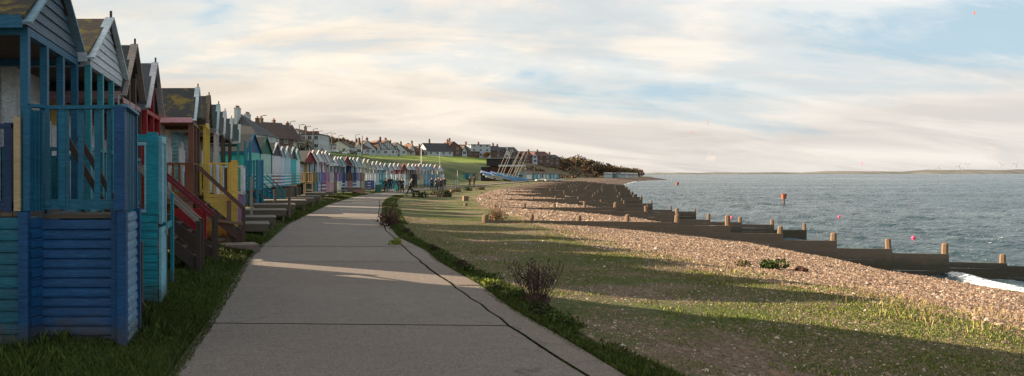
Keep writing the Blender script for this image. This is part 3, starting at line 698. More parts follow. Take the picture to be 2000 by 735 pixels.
s = MB(); s.box(.10, 1.0, -.82, -.22, F0 - .09, F0 - .05); s.build('landing_floor', FELT_DECK, h0)
s = MB()   # near balustrade of the landing: wide flat top rail, uneven uprights
s.bar((-.0, -1.02, F0 + 1.15), (.16, -.82, F0 + 1.15), .10, .035); s.bar((.1, -.84, F0 + 1.14), (1.02, -.93, F0 + 1.14), .10, .04)
s.bar((.12, -.86, F0 + .07), (.95, -.88, F0 + .07), .05, .11)
for x_, w_ in ((.18, .05), (.34, .075), (.40, .035), (.55, .06), (.73, .065), (.86, .05)):
    s.box(x_ - w_ / 2, x_ + w_ / 2, -.90, -.878, F0 + .05, F0 + 1.12)
s.build('balustrade', bp2, h0)
s = MB()
for k in range(4): 
    t = k / 4; x_ = .03 + .1 * t; y_ = -1.03 + .18 * t; s.box(x_, x_ + .03, y_, y_ + .05, F0 + .0, F0 + 1.1)
s.build('balustrade', bp2, h0)
s = MB(); s.bar((1.04, -.97, F0 + 1.15), (1.04, -.24, F0 + 1.12), .09, .035); s.build('top_rail', bw, h0)
s = MB()
for k in range(6): y_ = -.84 + .1 * k; s.box(1.02, 1.045, y_, y_ + .05, F0 - .01, F0 + 1.1)
s.build('balustrade', bp2, h0)
s = MB(); s.box(1.0, 1.06, -.27, -.20, F0, F0 + 1.12); s.build('rail_post', bp, h0)
stairs_part(h0, .15, .95, -.12, .55, F0, 0.05, timber(DKBROWN), railh=.9)
# --- second hut: pale gable with teal landing cabinet
h1 = pxhut('grey white gabled beach hut with mossy roof and teal boarded landing', 210, 10.85, W=2.42, E=3.68, A=4.44, Fl=1.3, zg=.15,
    c=dict(wall=(0.62, 0.66, 0.68), gable=(0.52, 0.58, 0.62), post=(0.03, 0.26, 0.33), barge=(0.50, 0.60, 0.66), fascia=(0.42, 0.48, 0.52), base=(0.02, 0.16, 0.2), rail=(0.03, 0.22, 0.3), door=WHITE, beam=(0.42, 0.48, 0.52)),
    roof=1.0, roofcol=(0.06, 0.05, 0.042), base='clad', posts=4, group=G1)
s = MB(); s.box(.17, .185, -.03, .03, 2.92, 3.12); s.build('wall_slot', paint((0.35, 0.38, 0.4), .2), h1)
tp = paint((0.004, 0.25, 0.33), .2, kind='painted boards'); tw = paint((0.18, 0.44, 0.54), .25, kind='painted boards')
x1 = .93; y0 = -.98; y1 = -.42; top = 2.44; mid = 1.28
s = MB(); s.clad((.1, y0), (x1, y0), -.1, mid, (0, -1), .12, .012); s.box(.5, x1, y0 + .0, y0 + .03, mid, mid + .02); s.build('landing_panel', tp, h1)
s = MB(); s.box(.52, .60, y0 - .015, y0 + .03, mid, top); s.box(.78, x1 + .01, y0 - .02, y0 + .05, mid, top + .03); s.box(.60, .78, y0 - .01, y0 + .03, top - .10, top); s.build('window_surround', tp, h1)
s = MB(); s.box(.61, .635, y0 - .02, y0 + .02, mid + .03, top - .11); s.box(.745, .775, y0 - .02, y0 + .02, mid + .03, top - .11); s.box(.635, .745, y0 - .02, y0 + .02, top - .16, top - .11); s.box(.635, .745, y0 - .02, y0 + .02, mid + .03, mid + .08); s.build('window_frame', tw, h1)
s = MB(); s.box(x1 + .012, x1 + .05, y0 + .05, y1, -.05, 1.08); s.box(x1 + .012, x1 + .04, y0 + .05, y1, 1.14, top - .02)
s.box(x1 + .041, x1 + .06, y0 + .05, y0 + .12, 1.14, top - .02); s.box(x1 + .041, x1 + .06, y1 - .07, y1, 1.14, top - .02); s.box(x1 + .041, x1 + .06, y0 + .12, y1 - .07, top - .12, top - .02)
gd = s.build('landing_door', tw, h1); s = MB(); s.box(x1 + .06, x1 + .09, y1 - .1, y1 - .05, .95, 1.03); s.build('latch', METAL, gd)
s = MB(); s.box(x1 - .03, x1 + .05, y1, y1 + .1, -.1, top + .02); s.build('corner_post', tp, h1)
s = MB(); s.box(x1 - .0, x1 + .05, .55, .66, -.1, 1.55); s.box(x1 + .0, x1 + .03, y1 + .1, .55, 1.0, 1.1); s.build('gate_post', tp, h1)
for yy_ in (y1 + .14, y1 + .22):
    s = MB(); s.tube([(x1 + .04, yy_, -.1), (x1 + .03, yy_ + .02, 1.2), (x1 - .02, yy_, 2.35)], .012, 6); s.build('rope', flat('rope', (0.02, 0.02, 0.02)), h1)
# --- third: open brown gable
h2_ = pxhut('beach hut with open dark brown gable and brown porch posts', 258, 12.95, W=2.0, E=3.42, A=4.42, Fl=1.25,
    c=dict(wall=(0.44, 0.28, 0.06), post=BROWN, barge=(0.30, 0.25, 0.22), fascia=(0.45, 0.28, 0.30), rail=(0.03, 0.2, 0.25), base=NAVY, door=WHITE, beam=(0.42, 0.25, 0.26)), gable='open', base='solid', posts=4, group=G1)
stairs_part(h2_, .05, 1.25, .1, .8, 1.2, .1, timber(DKBROWN), timber((0.32, 0.26, 0.22)), n=5)
# --- fourth: red
h3 = pxhut('beach hut with red porch posts and pale barge boards on open gable', 299, 15.05, W=2.0, E=3.42, A=4.42, Fl=1.2,
    c=dict(wall=(0.36, 0.17, 0.14), post=RED, barge=(0.50, 0.50, 0.54), fascia=GREY, rail=RED, base=RED, door=WHITE, beam=RED), gable='open', base='solid', posts=3, group=G1, roofcol=(0.06, 0.068, 0.075))
stairs_part(h3, .05, 1.35, -.2, .6, 1.2, .1, timber(DKBROWN), paint((0.20, 0.02, 0.03), .2), n=5)
s = MB(); s.clad((-1.25, .99), (-.05, .99), 1.2, 3.3, (0, 1), .13); s.build('sun_blocker', paint(RED, .2), h3)  # added panel, mostly unseen: stops sun passing through the open porch
s = MB(); s.box(1.0, 1.12, .75, .87, -.15, 1.2); s.build('rail_post', paint(RED, .15), h3)
s = MB(); s.box(.3, 1.0, .70, .74, .0, 1.1); s.build('landing_panel', paint(RED, .15), h3)
# --- fifth: wide mossy roof, pink fascia, brown posts, further forward
h4 = pxhut('brown posted beach hut with broad mossy felt roof and pink fascia', 383, 19.35, W=2.1, E=3.5, A=4.42, Fl=1.25,
    c=dict(wall=(0.55, 0.48, 0.44), post=BROWN, barge=(0.46, 0.56, 0.60), fascia=(0.50, 0.33, 0.38), rail=BROWN, base=DKBROWN, door=CREAM, beam=BROWN), gable='open', base='stilts', posts=3, body=.9, porch=1.0, group=G1, roof=.75, roofcol=(0.042, 0.044, 0.045), postw=.14)
stairs_part(h4, .1, 1.35, -1.0, -.2, 1.25, .1, timber(DKBROWN), timber((0.09, 0.05, 0.035)), n=6)
s = MB(); s.bar((.1, -1.02, .72), (1.35, -1.02, .55), .06, .07); s.build('mid_rail', timber(), h4)
# --- sixth: yellow
h5 = pxhut('mustard yellow beach hut with yellow lapped gable and yellow railed landing', 405, 21.3, W=1.9, E=3.6, A=4.42, Fl=1.25,
    c=dict(wall=CREAM, gable=(0.58, 0.50, 0.30), post=YEL, barge=(0.12, 0.09, 0.06), fascia=DKBROWN, rail=YEL, base=YEL, door=WHITE), base='solid', posts=4, group=G1, roof=.5, roofcol=(0.05, 0.045, 0.04))
yp = paint((0.66, 0.47, 0.10), .15, kind='painted boards')
s = MB(); s.box(.02, .95, -1.86, -1.82, -.15, 1.2); s.box(.93, .97, -1.82, -1.2, -.15, 1.2); s.build('landing_panel', yp, h5)
rail_part(h5, 'balustrade', (.02, -1.84), (.82, -1.84), 1.2, 2.2, yp, gap=.2)
s = MB(); s.box(.80, .98, -1.90, -1.76, -.15, 2.27); s.build('rail_post', yp, h5)
rail_part(h5, 'balustrade', (.95, -1.72), (.95, -1.1), 1.2, 2.2, yp, gap=.2)
s = MB(); s.box(.02, .93, -1.8, -.95, 1.1, 1.14); s.build('landing_floor', FELT_DECK, h5)
# --- seventh: white and lilac
h6 = pxhut('white gabled beach hut with white framed landing over lilac panel', 424, 23.9, W=2.0, E=3.55, A=4.42, Fl=1.25,
    c=dict(wall=SKYB, gable=(0.50, 0.48, 0.50), post=(0.55, 0.5, 0.46), barge=(0.30, 0.40, 0.42), fascia=GREY, rail=WHITE, base=LILAC, door=WHITE), base='solid', posts=4, group=G1, roofcol=(0.035, 0.05, 0.05))
wp = paint(WHITE, .15, kind='painted boards')
rail_part(h6, 'balustrade', (.05, -1.3), (.95, -1.3), 1.2, 2.15, wp, gap=.3, post=.1)
s = MB(); s.box(.05, .95, -1.33, -1.28, -.1, 1.19); s.box(.92, .97, -1.27, -.6, -.1, 1.19); s.build('landing_panel', paint((0.32, 0.17, 0.33), .2), h6)
rail_part(h6, 'balustrade', (.95, -1.25), (.95, -.6), 1.2, 2.15, wp, gap=.3, post=.1)
for px, Y, lb, gc, pc, bc, rc in ((437, 27.0, 'grey white gabled beach hut with brown posts, next after the lilac panelled hut', (0.40, 0.39, 0.38), DKBROWN, GREY, (0.05, 0.045, 0.04)),
                          (450, 30.3, 'beach hut with pale grey gable and dark posts before the green posted hut', (0.36, 0.40, 0.42), DKBROWN, (0.05, 0.06, 0.06), (0.04, 0.048, 0.052)),
                          (466, 34.0, 'beach hut with grey green gable and sea green posts', (0.25, 0.36, 0.34), (0.03, 0.25, 0.22), (0.30, 0.36, 0.35), (0.035, 0.055, 0.05))):
    hh_ = pxhut(lb, px, Y, W=2.1, E=3.6, A=2 + 2.36 + .1, Fl=1.2, c=dict(wall=GREY, gable=gc, post=pc, barge=(0.40, 0.43, 0.44), fascia=bc, rail=pc, base=pc, door=WHITE), base='stilts', posts=4, group=G1, roofcol=rc, detail=1)

# --- the closed huts in the middle distance
G2 = 'close set small huts on stilts along the bend'
mid_ = [(495, 41.0, 'turquoise sided beach hut with navy barge boards and blue stair tower', MINT, (0.02, 0.10, 0.22), BLUE, 4.42, 2.2, (0.02, 0.40, 0.36)),
       (519, 44.0, 'beach hut with dark green gable over pale mint shutters', (0.34, 0.52, 0.46), DKGREEN, DKGREEN, 4.40, 2.1, TURQ),
       (540, 48.5, 'white shuttered beach hut with maroon and white striped lower front', (0.60, 0.60, 0.64), (0.03, 0.03, 0.045), WHITE, 4.25, 2.1, DKGREEN),
       (550, 51.5, 'narrow bright blue beach hut with white striped front', (0.50, 0.60, 0.70), (0.35, 0.50, 0.62), WHITE, 4.10, 1.5, (0.02, 0.20, 0.48)),
       (561, 54.5, 'turquoise beach hut with white barge boards beside the bright blue hut', CYANW, (0.30, 0.4, 0.42), WHITE, 4.25, 1.9, TURQ),
       (572, 57.7, 'dark grey beach hut between two turquoise huts', TURQ, (0.03, 0.04, 0.045), WHITE, 4.3, 1.9, GREY),
       (580, 60.6, 'turquoise beach hut with turquoise and white striped gable front', (0.52, 0.66, 0.66), (0.40, 0.62, 0.60), (0.5, 0.7, 0.68), 4.27, 1.9, TURQ)]
for k, (px, Y, lb, fc, gc, bc, A, W, wc) in enumerate(mid_):
    hh_ = pxhut(lb, px, Y, rz=-R(21), W=W, E=3.35, A=A, Fl=1.0, c=dict(wall=wc, gable=gc, barge=bc, fascia=bc, door=fc, post=wc), porch=0, body=3.0, base='stilts', rail=False, group=G2, detail=1, front='none', over=.03)
    s = MB(); s.box(.004, .03, -W / 2 + .1, W / 2 - .1, 1.95, 3.2); s.build('shutter', paint(fc, .1, kind='painted boards'), hh_)
    st = {0: (MINT, WHITE), 1: (MINT, (0.6, 0.66, 0.66)), 2: ((0.25, 0.08, 0.10), WHITE), 3: ((0.05, 0.3, 0.6), WHITE), 4: (TURQ, WHITE), 5: (GREY, TURQ), 6: (TURQ, (0.6, 0.68, 0.68))}[k]
    for j in range(8):
        s = MB(); z = 1.02 + j * .115; s.box(.004, .026, -W / 2 + .02, W / 2 - .02, z, z + .105); s.build('front_board', paint(st[j % 2], .1, kind='painted boards'), hh_)
    if k in (0, 1):
        stairs_part(hh_, .15, 1.3, -W / 2, -W / 2 + .8, 1.0, .05, paint(BLUE if k == 0 else TEAL, .2), n=4)
    if k == 0:
        tb = paint((0.01, 0.16, 0.26), .2, kind='painted boards')
        for x_ in (.2, .95):
            for y_ in (-W / 2 - .15, -W / 2 - .95):
                s = MB(); s.box(x_, x_ + .12, y_, y_ + .12, -.2, 2.75 if x_ > .5 else 4.0 - .2); s.build('landing_post', tb, hh_)
        rail_part(hh_, 'balustrade', (.2, -W / 2 - .9), (1.05, -W / 2 - .9), 1.0, 2.7, tb, gap=.15, sw=.12)
        rail_part(hh_, 'balustrade', (1.02, -W / 2 - .8), (1.02, -W / 2 - .1), 1.0, 2.7, tb, gap=.15, sw=.12)
        s = MB(); s.box(.2, 1.0, -W / 2 - .85, -W / 2 - .1, .92, 1.0); s.build('landing_floor', FELT_DECK, hh_)

# --- the long row round the curve
G3 = 'small beach huts in the long row round the curve'
names = {}
row = [  # photo column, wall, gable, post, lower front panel, railing, words
 (605, (0.50, 0.34, 0.06), MAROON, DKBROWN, (0.20, 0.13, 0.06), (0.32, 0.20, 0.07), 'yellow beach hut with red brown side and brown timber stand', 'brown'),
 (611, CYANW, WHITE, WHITE, SKYB, SKYB, 'white gabled beach hut with pale blue front, directly after the yellow hut', 'x'),
 (622, CYANW, WHITE, WHITE, (0.25, 0.12, 0.16), LILAC, 'white beach hut with lilac railings and lilac corner post', 'x'),
 (629, (0.5, 0.42, 0.4), WHITE, PINK, (0.60, 0.28, 0.32), (0.55, 0.26, 0.30), 'beach hut with big pink panelled landing and pink railings', 'pink'),
 (636, WHITE, WHITE, WHITE, (0.60, 0.36, 0.40), WHITE, 'white gabled beach hut squeezed between the pink landing and the brown railed hut', 'x'),
 (643, CYANW, (0.45, 0.5, 0.52), WHITE, (0.20, 0.13, 0.07), (0.25, 0.16, 0.08), 'pale gabled beach hut with brown timber railings and brown stand', 'x'),
 (654, (0.02, 0.25, 0.16), WHITE, GREY, (0.55, 0.62, 0.60), LILAC, 'green walled beach hut with violet railings above a white panel', 'x'),
 (660, GREY, (0.4, 0.45, 0.46), GREY, NAVY, (0.03, 0.09, 0.16), 'grey beach hut with navy stripes, between violet railings and slate blue railings', 'x'),
 (666, (0.35, 0.45, 0.46), CYANW, WHITE, (0.42, 0.45, 0.58), (0.07, 0.13, 0.18), 'pale beach hut with tall white blue gable and slate blue railings', 'x'),
 (677, (0.012, 0.10, 0.22), (0.15, 0.05, 0.04), NAVY, (0.35, 0.18, 0.16), (0.22, 0.10, 0.06), 'dark blue walled beach hut with rust brown gable', 'x'),
 (684, NAVY, (0.4, 0.42, 0.45), NAVY, (0.10, 0.16, 0.25), BLUE, 'navy beach hut with navy and white boards low on its front', 'x'),
 (690, (0.45, 0.45, 0.50), WHITE, WHITE, (0.62, 0.68, 0.72), LILAC, 'white gabled beach hut with dull violet railings over white boards', 'x'),
 (699, (0.04, 0.14, 0.38), CYANW, WHITE, (0.42, 0.36, 0.26), (0.20, 0.13, 0.07), 'royal blue sided beach hut with tan front panel and brown railings', 'x'),
 (711, TURQ, (0.50, 0.52, 0.38), CREAM, NAVY, WHITE, 'cream gabled beach hut with turquoise side and white railings over deep blue panel', 'bigblue'),
 (719, CREAM, (0.42, 0.45, 0.38), PALEG, (0.03, 0.07, 0.28), WHITE, 'pale sage gabled beach hut beside the deep blue panelled landing', 'x'),
 (728, (0.40, 0.20, 0.18), (0.55, 0.55, 0.45), CREAM, CYANW, WHITE, 'cream gabled beach hut with reddish side wall', 'x'),
 (736, BLUE, (0.55, 0.60, 0.66), WHITE, TEAL, TEAL, 'white gabled beach hut with dark teal side wall', 'x'),
 (743, TEAL, WHITE, TEAL, (0.01, 0.22, 0.24), CYANW, 'small white gabled beach hut with teal panel and pale blue railings', 'x'),
 (752, (0.03, 0.12, 0.15), (0.35, 0.4, 0.42), TEAL, (0.01, 0.24, 0.25), CYANW, 'double fronted teal beach hut with dark windows', 'x'),
 (762, CYANW, (0.5, 0.54, 0.5), WHITE, TEAL, CYANW, 'tall cream white beach hut in front of the red walled hut', 'x'),
 (770, (0.25, 0.06, 0.06), WHITE, MAROON, CYANW, WHITE, 'white gabled beach hut with red and white upright rails', 'x'),
 (778, (0.28, 0.03, 0.05), (0.62, 0.45, 0.45), RED, (0.02, 0.3, 0.3), WHITE, 'crimson walled beach hut with pink white gable', 'x'),
 (788, MAROON, (0.18, 0.06, 0.05), MAROON, CYANW, (0.4, 0.5, 0.5), 'low maroon beach hut beside the crimson hut', 'x'),
 (798, (0.30, 0.25, 0.06), WHITE, GREY, (0.02, 0.03, 0.03), (0.04, 0.05, 0.05), 'olive yellow walled beach hut behind a black framed landing', 'dark'),
 (806, GREY, WHITE, DKBROWN, (0.03, 0.035, 0.03), (0.04, 0.05, 0.05), 'grey beach hut with white gable beside the black framed landing', 'x'),
 (812, (0.35, 0.22, 0.22), (0.5, 0.4, 0.4), PINK, CREAM, (0.45, 0.36, 0.33), 'dusky pink beach hut near the far end of the row', 'x'),
 (819, CREAM, (0.58, 0.5, 0.46), CREAM, (0.60, 0.55, 0.28), CREAM, 'cream beach hut with pale yellow front board', 'x'),
 (827, SKYB, (0.42, 0.52, 0.58), WHITE, SKYB, CYANW, 'pale blue beach hut, fifth from the far end of the row', 'x'),
 (834, (0.2, 0.35, 0.5), (0.42, 0.55, 0.66), WHITE, SKYB, SKYB, 'light blue beach hut, fourth from the far end of the row', 'x'),
 (841, SKYB, (0.4, 0.45, 0.5), GREY, TURQ, SKYB, 'blue grey beach hut, third from the far end of the row', 'x'),
 (850, (0.4, 0.45, 0.42), (0.52, 0.5, 0.46), CREAM, CYANW, TEAL, 'tall cream beach hut, second from the far end of the row', 'x'),
 (860, PALEG, WHITE, WHITE, CYANW, WHITE, 'white beach hut standing at the far end of the row', 'x')]
yx = np.array([605, 640, 655, 700, 720, 760, 800, 850, 862]); yY = np.array([65, 71, 77, 84, 92, 104, 115, 127, 129.5])
ax = np.array([605, 640, 655, 690, 705, 720, 742, 760, 800, 860]); ay = np.array([297, 298.5, 309, 309, 309, 315.5, 319, 321, 322, 324.5])
pp = [((r[0] - PX) * np.interp(r[0], yx, yY) / F, float(np.interp(r[0], yx, yY))) for r in row]
for k, (px, wc, gc, pc, fp, rc, lb, sp) in enumerate(row):
    X, Y = pp[k]; a, b2 = pp[max(0, k - 2)], pp[min(len(pp) - 1, k + 2)]
    d_ = Vector((b2[0] - a[0], b2[1] - a[1])); rz = math.atan2(d_.y, d_.x) - math.pi / 2 - R(4)
    zg = hz(X, Y) if X > I(TT, Y) + 1 else 0.0
    zg = min(zg, .05) - .02
    A = 2 + (343 - np.interp(px, ax, ay)) * Y / F + random.uniform(-.08, .08)
    E = A - .95; Fl = 1.25; porch = .9
    hh_ = hut(lb, X, Y, zg, rz - R(15), W=1.7, E=E, A=A, Fl=Fl, c=dict(wall=wc, gable=gc, post=pc, barge=tuple(min(.7, x * 1.2 + .1) for x in gc), rail=rc, base=fp, door=WHITE),
              porch=porch, body=1.8, base='stilts' if sp == 'brown' else 'solid', posts=3, group=G3, detail=0, over=.05, roofcol=random.choice([(0.045, 0.05, 0.052), (0.07, 0.055, 0.045), (0.035, 0.05, 0.05)]))
    # landing box reaching out in front, railed above and panelled below
    lw = .85; xl = .95; pm = paint(fp, .12, kind='painted boards'); rm = paint(rc, .12, kind='painted boards')
    s = MB()
    if sp == 'brown':
        for x_ in (.05, xl - .1):
            for y_ in (-.87, -.1): s.box(x_, x_ + .1, y_, y_ + .1, -.1, Fl)
        s.box(.05, xl, -.86, -.82, .5, .6); s.box(.05, xl, -.86, -.82, Fl - .12, Fl)
    else:
        s.box(.03, xl, -.875, -.875 + lw, -.1, Fl)
        n = 5
        for q in range(n): z = -.02 + (Fl) * q / n; s.box(.03, xl + .012, -.89, -.875, z, z + Fl / n - .03)
    s.build('landing_panel', pm, hh_)
    rail_part(hh_, 'balustrade', (.03, -.86), (xl, -.86), Fl, Fl + .95, rm, gap=.16, sw=.07, post=.09)
    rail_part(hh_, 'balustrade', (xl - .02, -.8), (xl - .02, -.08), Fl, Fl + .95, rm, gap=.16, sw=.07, post=.09)
    if k in (1, 2, 7, 10, 11, 13):
        for q in range(3): s = MB(); s.box(xl + .0, xl + .03, -.8, -.1, .2 + q * .35, .32 + q * .35); s.build('front_board', paint(WHITE, .1), hh_)

# ------------------------------------------------------------------ timber platforms, steps and fence posts in the verge
def platform(px, Y, w_, d, hgt, lb, rz=0.0, col=(0.13, 0.10, 0.075)):
    X = (px - PX) * Y / F; zg = hz(X, Y); p = thing('timber_platform', lb, 'platform', (X, Y, zg), rz, 'low timber platforms beside the path')
    s = MB(); n = max(3, int(d / .2))
    for k in range(n): s.box(-w_, 0.03, -d / 2 + d * k / n + .008, -d / 2 + d * (k + 1) / n - .008, hgt - .04 + random.uniform(0, .006), hgt)
    s.build('deck_board', timber((0.17, 0.15, 0.125)), p)
    s = MB(); s.box(-.06, 0, -d / 2, d / 2, hgt - .24, hgt - .045); s.box(-w_, -.065, -d / 2, -d / 2 + .05, hgt - .24, hgt - .045); s.box(-w_, -.065, d / 2 - .05, d / 2, hgt - .24, hgt - .045)
    s.build('frame', timber(col), p)
    for x_ in (-.12, -w_ + .05):
        for y_ in (-d / 2 + .03, d / 2 - .13): s = MB(); s.box(x_ - .05, x_ + .05, y_, y_ + .1, -.25, hgt - .245); s.build('leg', timber(col), p)
    return p
plat = [(524, 22.0, 1.5, 1.3, .46, 'nearest low timber platform beyond the yellow landing'),
        (537, 24.6, 1.5, 1.4, .50, 'pale topped timber platform, second from the yellow landing'),
        (558, 29.2, 1.9, 1.5, .50, 'wide timber platform, third along from the yellow landing'),
        (575, 33.2, 2.0, 1.5, .52, 'fourth timber platform from the yellow landing'),
        (596, 36.5, 2.2, 1.6, .62, 'tall timber platform with thick corner post, beyond the white striped hut'),
        (612, 41.0, 1.6, 1.5, .55, 'sixth timber platform from the yellow landing'),
        (624, 46.0, 1.5, 1.4, .5, 'seventh timber platform from the yellow landing'),
        (634, 51.0, 1.4, 1.4, .5, 'eighth timber platform, below the pink landing'),
        (648, 57.0, 1.6, 1.6, .42, 'ninth timber platform, where the path starts to bend'),
        (705, 72.0, 2.0, 1.5, .6, 'farthest timber platform, before the deep blue panelled landing')]
for a in plat: platform(*a)
def post_obj(name, px, Y, hgt, w_, lb, grp=None, m=None, z=None, rnd=False):
    X = (px - PX) * Y / F; zg = hz(X, Y) if z is None else z
    s = MB(); 
    if rnd: s.tube([(0, 0, -.3), (0, 0, hgt * .5), (.01, 0, hgt)], [w_ / 2, w_ / 2 * .97, w_ / 2 * .93], 10)
    else: s.box(-w_ / 2, w_ / 2, -w_ / 2, w_ / 2, -.3, hgt); s.box(-w_ / 2 + .01, w_ / 2 - .01, -w_ / 2 + .01, w_ / 2 - .01, hgt, hgt + .012)
    o = s.build(name, m or timber((0.15, 0.11, 0.075))); o.location = (X, Y, zg); tag(o, lb, 'post', grp); return o
post_obj('timber_post', 447, 18.6, 1.15, .12, 'weathered square post at the foot of the brown handrails')
post_obj('timber_post', 491, 25.5, 1.75, .10, 'pale thin post beside the first low platform', m=timber((0.36, 0.32, 0.24)))
post_obj('timber_post', 537, 34.0, 1.1, .12, 'square post between the low platforms below the blue stair tower')
post_obj('timber_post', 565, 30.4, 1.35, .14, 'round post standing in front of the wide platform', rnd=True)
# stepping slabs in the verge
for px, Y, a, b2, lb in ((465, 17.9, 1.0, .7, 'concrete step slab in the grass at the foot of the stairs'), (440, 18.9, .8, .6, 'concrete step slab nearer the huts, below the yellow landing'), ):
    X = (px - PX) * Y / F; s = MB(); s.box(-a / 2, a / 2, -b2 / 2, b2 / 2, -.1, .13); s.box(-a / 2 + .015, a / 2 - .015, -b2 / 2 + .015, b2 / 2 - .015, .13, .142)
    o = s.build('step_slab', CM2); o.location = (X, Y, hz(X, Y) - .02); o.rotation_euler.z = .2; tag(o, lb, 'slab', 'concrete step slabs in the verge')
# concrete mooring block and terracotta rubble far along
s = MB()
for k in range(14):
    x_, y_, z_ = random.uniform(-.7, .7), random.uniform(-.5, .5), random.uniform(0, .35); s.box(x_, x_ + .35, y_, y_ + .25, z_, z_ + .16)
X = (698 - PX) * 69 / F; o = s.build('rubble_heap', flat('brick rubble', (0.24, 0.13, 0.09), .9)); o.location = (X, 69, 0.0); tag(o, 'heap of reddish blocks where the huts meet the path bend', 'rubble')

# ------------------------------------------------------------------ groynes
TOP = (np.array([-.1, 0, .43, .50, .58, .72, .85, .98, 1.11, 1.24, 1.5, 3]), np.array([-.02, -.02, -.05, -.2, -.41, -.57, -.94, -1.1, -1.24, -1.57, -1.71, -1.75]))
gw = timber((0.17, 0.132, 0.095), scale=.8, tide=True); gp2 = timber((0.12, 0.08, 0.055), scale=.6); gp = timber((0.20, 0.125, 0.075), scale=.6)
def groyne(k, xa, ya, xb, yb, lb, grp='timber groynes across the beach', step=1.95, pwid=.165):
    g = thing('groyne', lb, 'groyne', (xa, ya, 0), 0, grp); Ln = math.hypot(xb - xa, yb - ya); n = max(2, round(Ln / step))
    lastz = None
    def at(t):
        x = xa + (xb - xa) * t; y = ya + (yb - ya) * t; B_, W_ = float(I(TB, y)), float(I(TW, y)); return x, y, (x - B_) / (W_ - B_)
    for i in range(n + 1):
        x, y, s_ = at(i / n); zt = float(np.interp(at((i - .5) / n)[2], *TOP)); 
        ex = ((.36 if s_ > .35 else .24) if i else .22) * (1 if k < 2 else .7)
        if k >= 1 and s_ < .5: zt -= .16 * min(1, (.5 - s_) * 6)
        s = MB(); pw_ = (pwid if k < 2 else pwid * .72) * random.uniform(.9, 1.1) * (1.35 if i == 0 else 1)
        tx, ty = random.uniform(-.03, .03), random.uniform(-.03, .03); zt2 = zt + ex + random.uniform(-.07, .06)
        s.tube([(0, 0, min(zt, hz(x, y)) - 1.0), (0, 0, zt), (tx * .6, ty * .6, zt2 - .06), (tx, ty, zt2 - .015), (tx * .8, ty, zt2 + random.uniform(-.005, .02))], [pw_ * .62, pw_ * .60, pw_ * .57, pw_ * .50, pw_ * .34], 7)
        o = s.build('post', gp if k < 2 else gp2, g); o.location = (x - xa, y - ya, 0); o.rotation_euler.z = random.uniform(-.05, .05)
        if i < n:
            x2, y2, s2_ = at((i + 1) / n); zt = float(np.interp(at((i + .5) / n)[2], *TOP)) - (.16 * min(1, max(0, .5 - at((i + .5) / n)[2]) * 6) if k >= 1 else 0); zb = min(hz(x, y), hz(x2, y2), hz(x, y - 1)) - .5
            s = MB(); z = zt; q = 0
            while z > zb:
                z0_ = z - .23; s.bar((x - xa, y - ya - .14 + random.uniform(-.006, .006), (z + z0_) / 2 + random.uniform(-.012, .012)), (x2 - xa, y2 - ya - .14, (z + z0_) / 2), .07, .224); z = z0_; q += 1
            s.build('plank_wall', gw, g)
    return g
gr = [(10.35, 30.5, 31.5, 26.6, 'nearest timber groyne, its posts stepping down the shingle to the wave'),
      (14.3, 46, 35.2, 43.6, 'second timber groyne, just behind the nearest one'),
      (19.5, 62, 37.9, 58.6, 'third timber groyne from the camera'),
      (25.7, 77, 42.6, 73, 'fourth timber groyne from the camera'),
      (30.6, 90, 48.8, 86, 'fifth timber groyne from the camera')]
for k, y in enumerate((101, 114, 128, 143, 160, 178, 197, 216)):
    xa = float(I(TB, y)) - 1; xb = float(I(TW, y - 4)) + 3.2
    gr.append((xa, y, xb, y - 4, 'timber groyne with dark sea end, number %s counting away' % ['six', 'seven', 'eight', 'nine', 'ten', 'eleven', 'twelve', 'thirteen'][k]))
for k, a in enumerate(gr): groyne(k, *a, step=1.95 if k < 3 else 2.7)
# stub posts beside the far groynes
for px, Y, lb in ((1223, 165, 'farthest of four lone piles in the water off the groynes'), (1228, 142, 'third of four lone piles off the groynes'), (1234.5, 117, 'second of four lone piles off the groynes'), (1239, 103, 'nearest of four lone piles in the water off the groynes')):
    post_obj('pile', px, Y, 1.0, .5, lb, 'lone piles in the water', timber((0.05, 0.04, 0.035)), z=SEA - .1, rnd=True)
for px, Y, hgt, lb in ((858, 66, .35, 'short square stump in the turf near the people'), (909, 55, .4, 'lone square stump left of the second groyne'), (883, 80, .35, 'small stump in the turf by the far path edge')):
    post_obj('stump', px, Y, hgt, .38, lb, 'square stumps in the turf', gp)
# sea markers
def beacon(px, Y, ht, bw_, lb):
    X = (px - PX) * Y / F; b_ = thing('sea_marker', lb, 'beacon', (X, Y, SEA), 0)
    s = MB(); s.tube([(0, 0, -.5), (0, 0, ht - bw_)], [.10, .09], 8); s.build('pole', flat('rust', (0.10, 0.035, 0.02), .8), b_)
    s = MB(); s.tube([(0, 0, ht - bw_), (0, 0, ht)], [bw_ / 2 * .8, bw_ / 2], 12); s.tube([(0, 0, ht), (0, 0, ht + .05)], [bw_ / 2 * 1.1, bw_ / 2 * 1.1], 12); s.build('topmark', flat('red oxide', (0.24, 0.055, 0.02), .7), b_)
beacon(1531, 92, 1.25, .62, 'rusty red can topped marker post standing in the sea'); beacon(1323, 235, 1.1, .9, 'distant dark marker post near the shingle spit')
for px, Y, lb in ((1429, 62, 'pink buoy floating nearest the groyne ends'), (1639, 63, 'pink buoy floating midway across the sea'), (1784, 42, 'pink buoy closest to the shore')):
    s = MB(); pts = []; r_ = [.01, .07, .10, .10, .07, .03, .03]; z_ = [-.12, -.07, 0, .05, .10, .12, .16]
    s.tube([(0, 0, q) for q in z_], r_, 12); o = s.build('buoy', flat('pink plastic', (0.75, 0.05, 0.16), .4), smooth=True); o.location = ((px - PX) * Y / F, Y, SEA + .03); tag(o, lb, 'buoy', 'pink buoys')
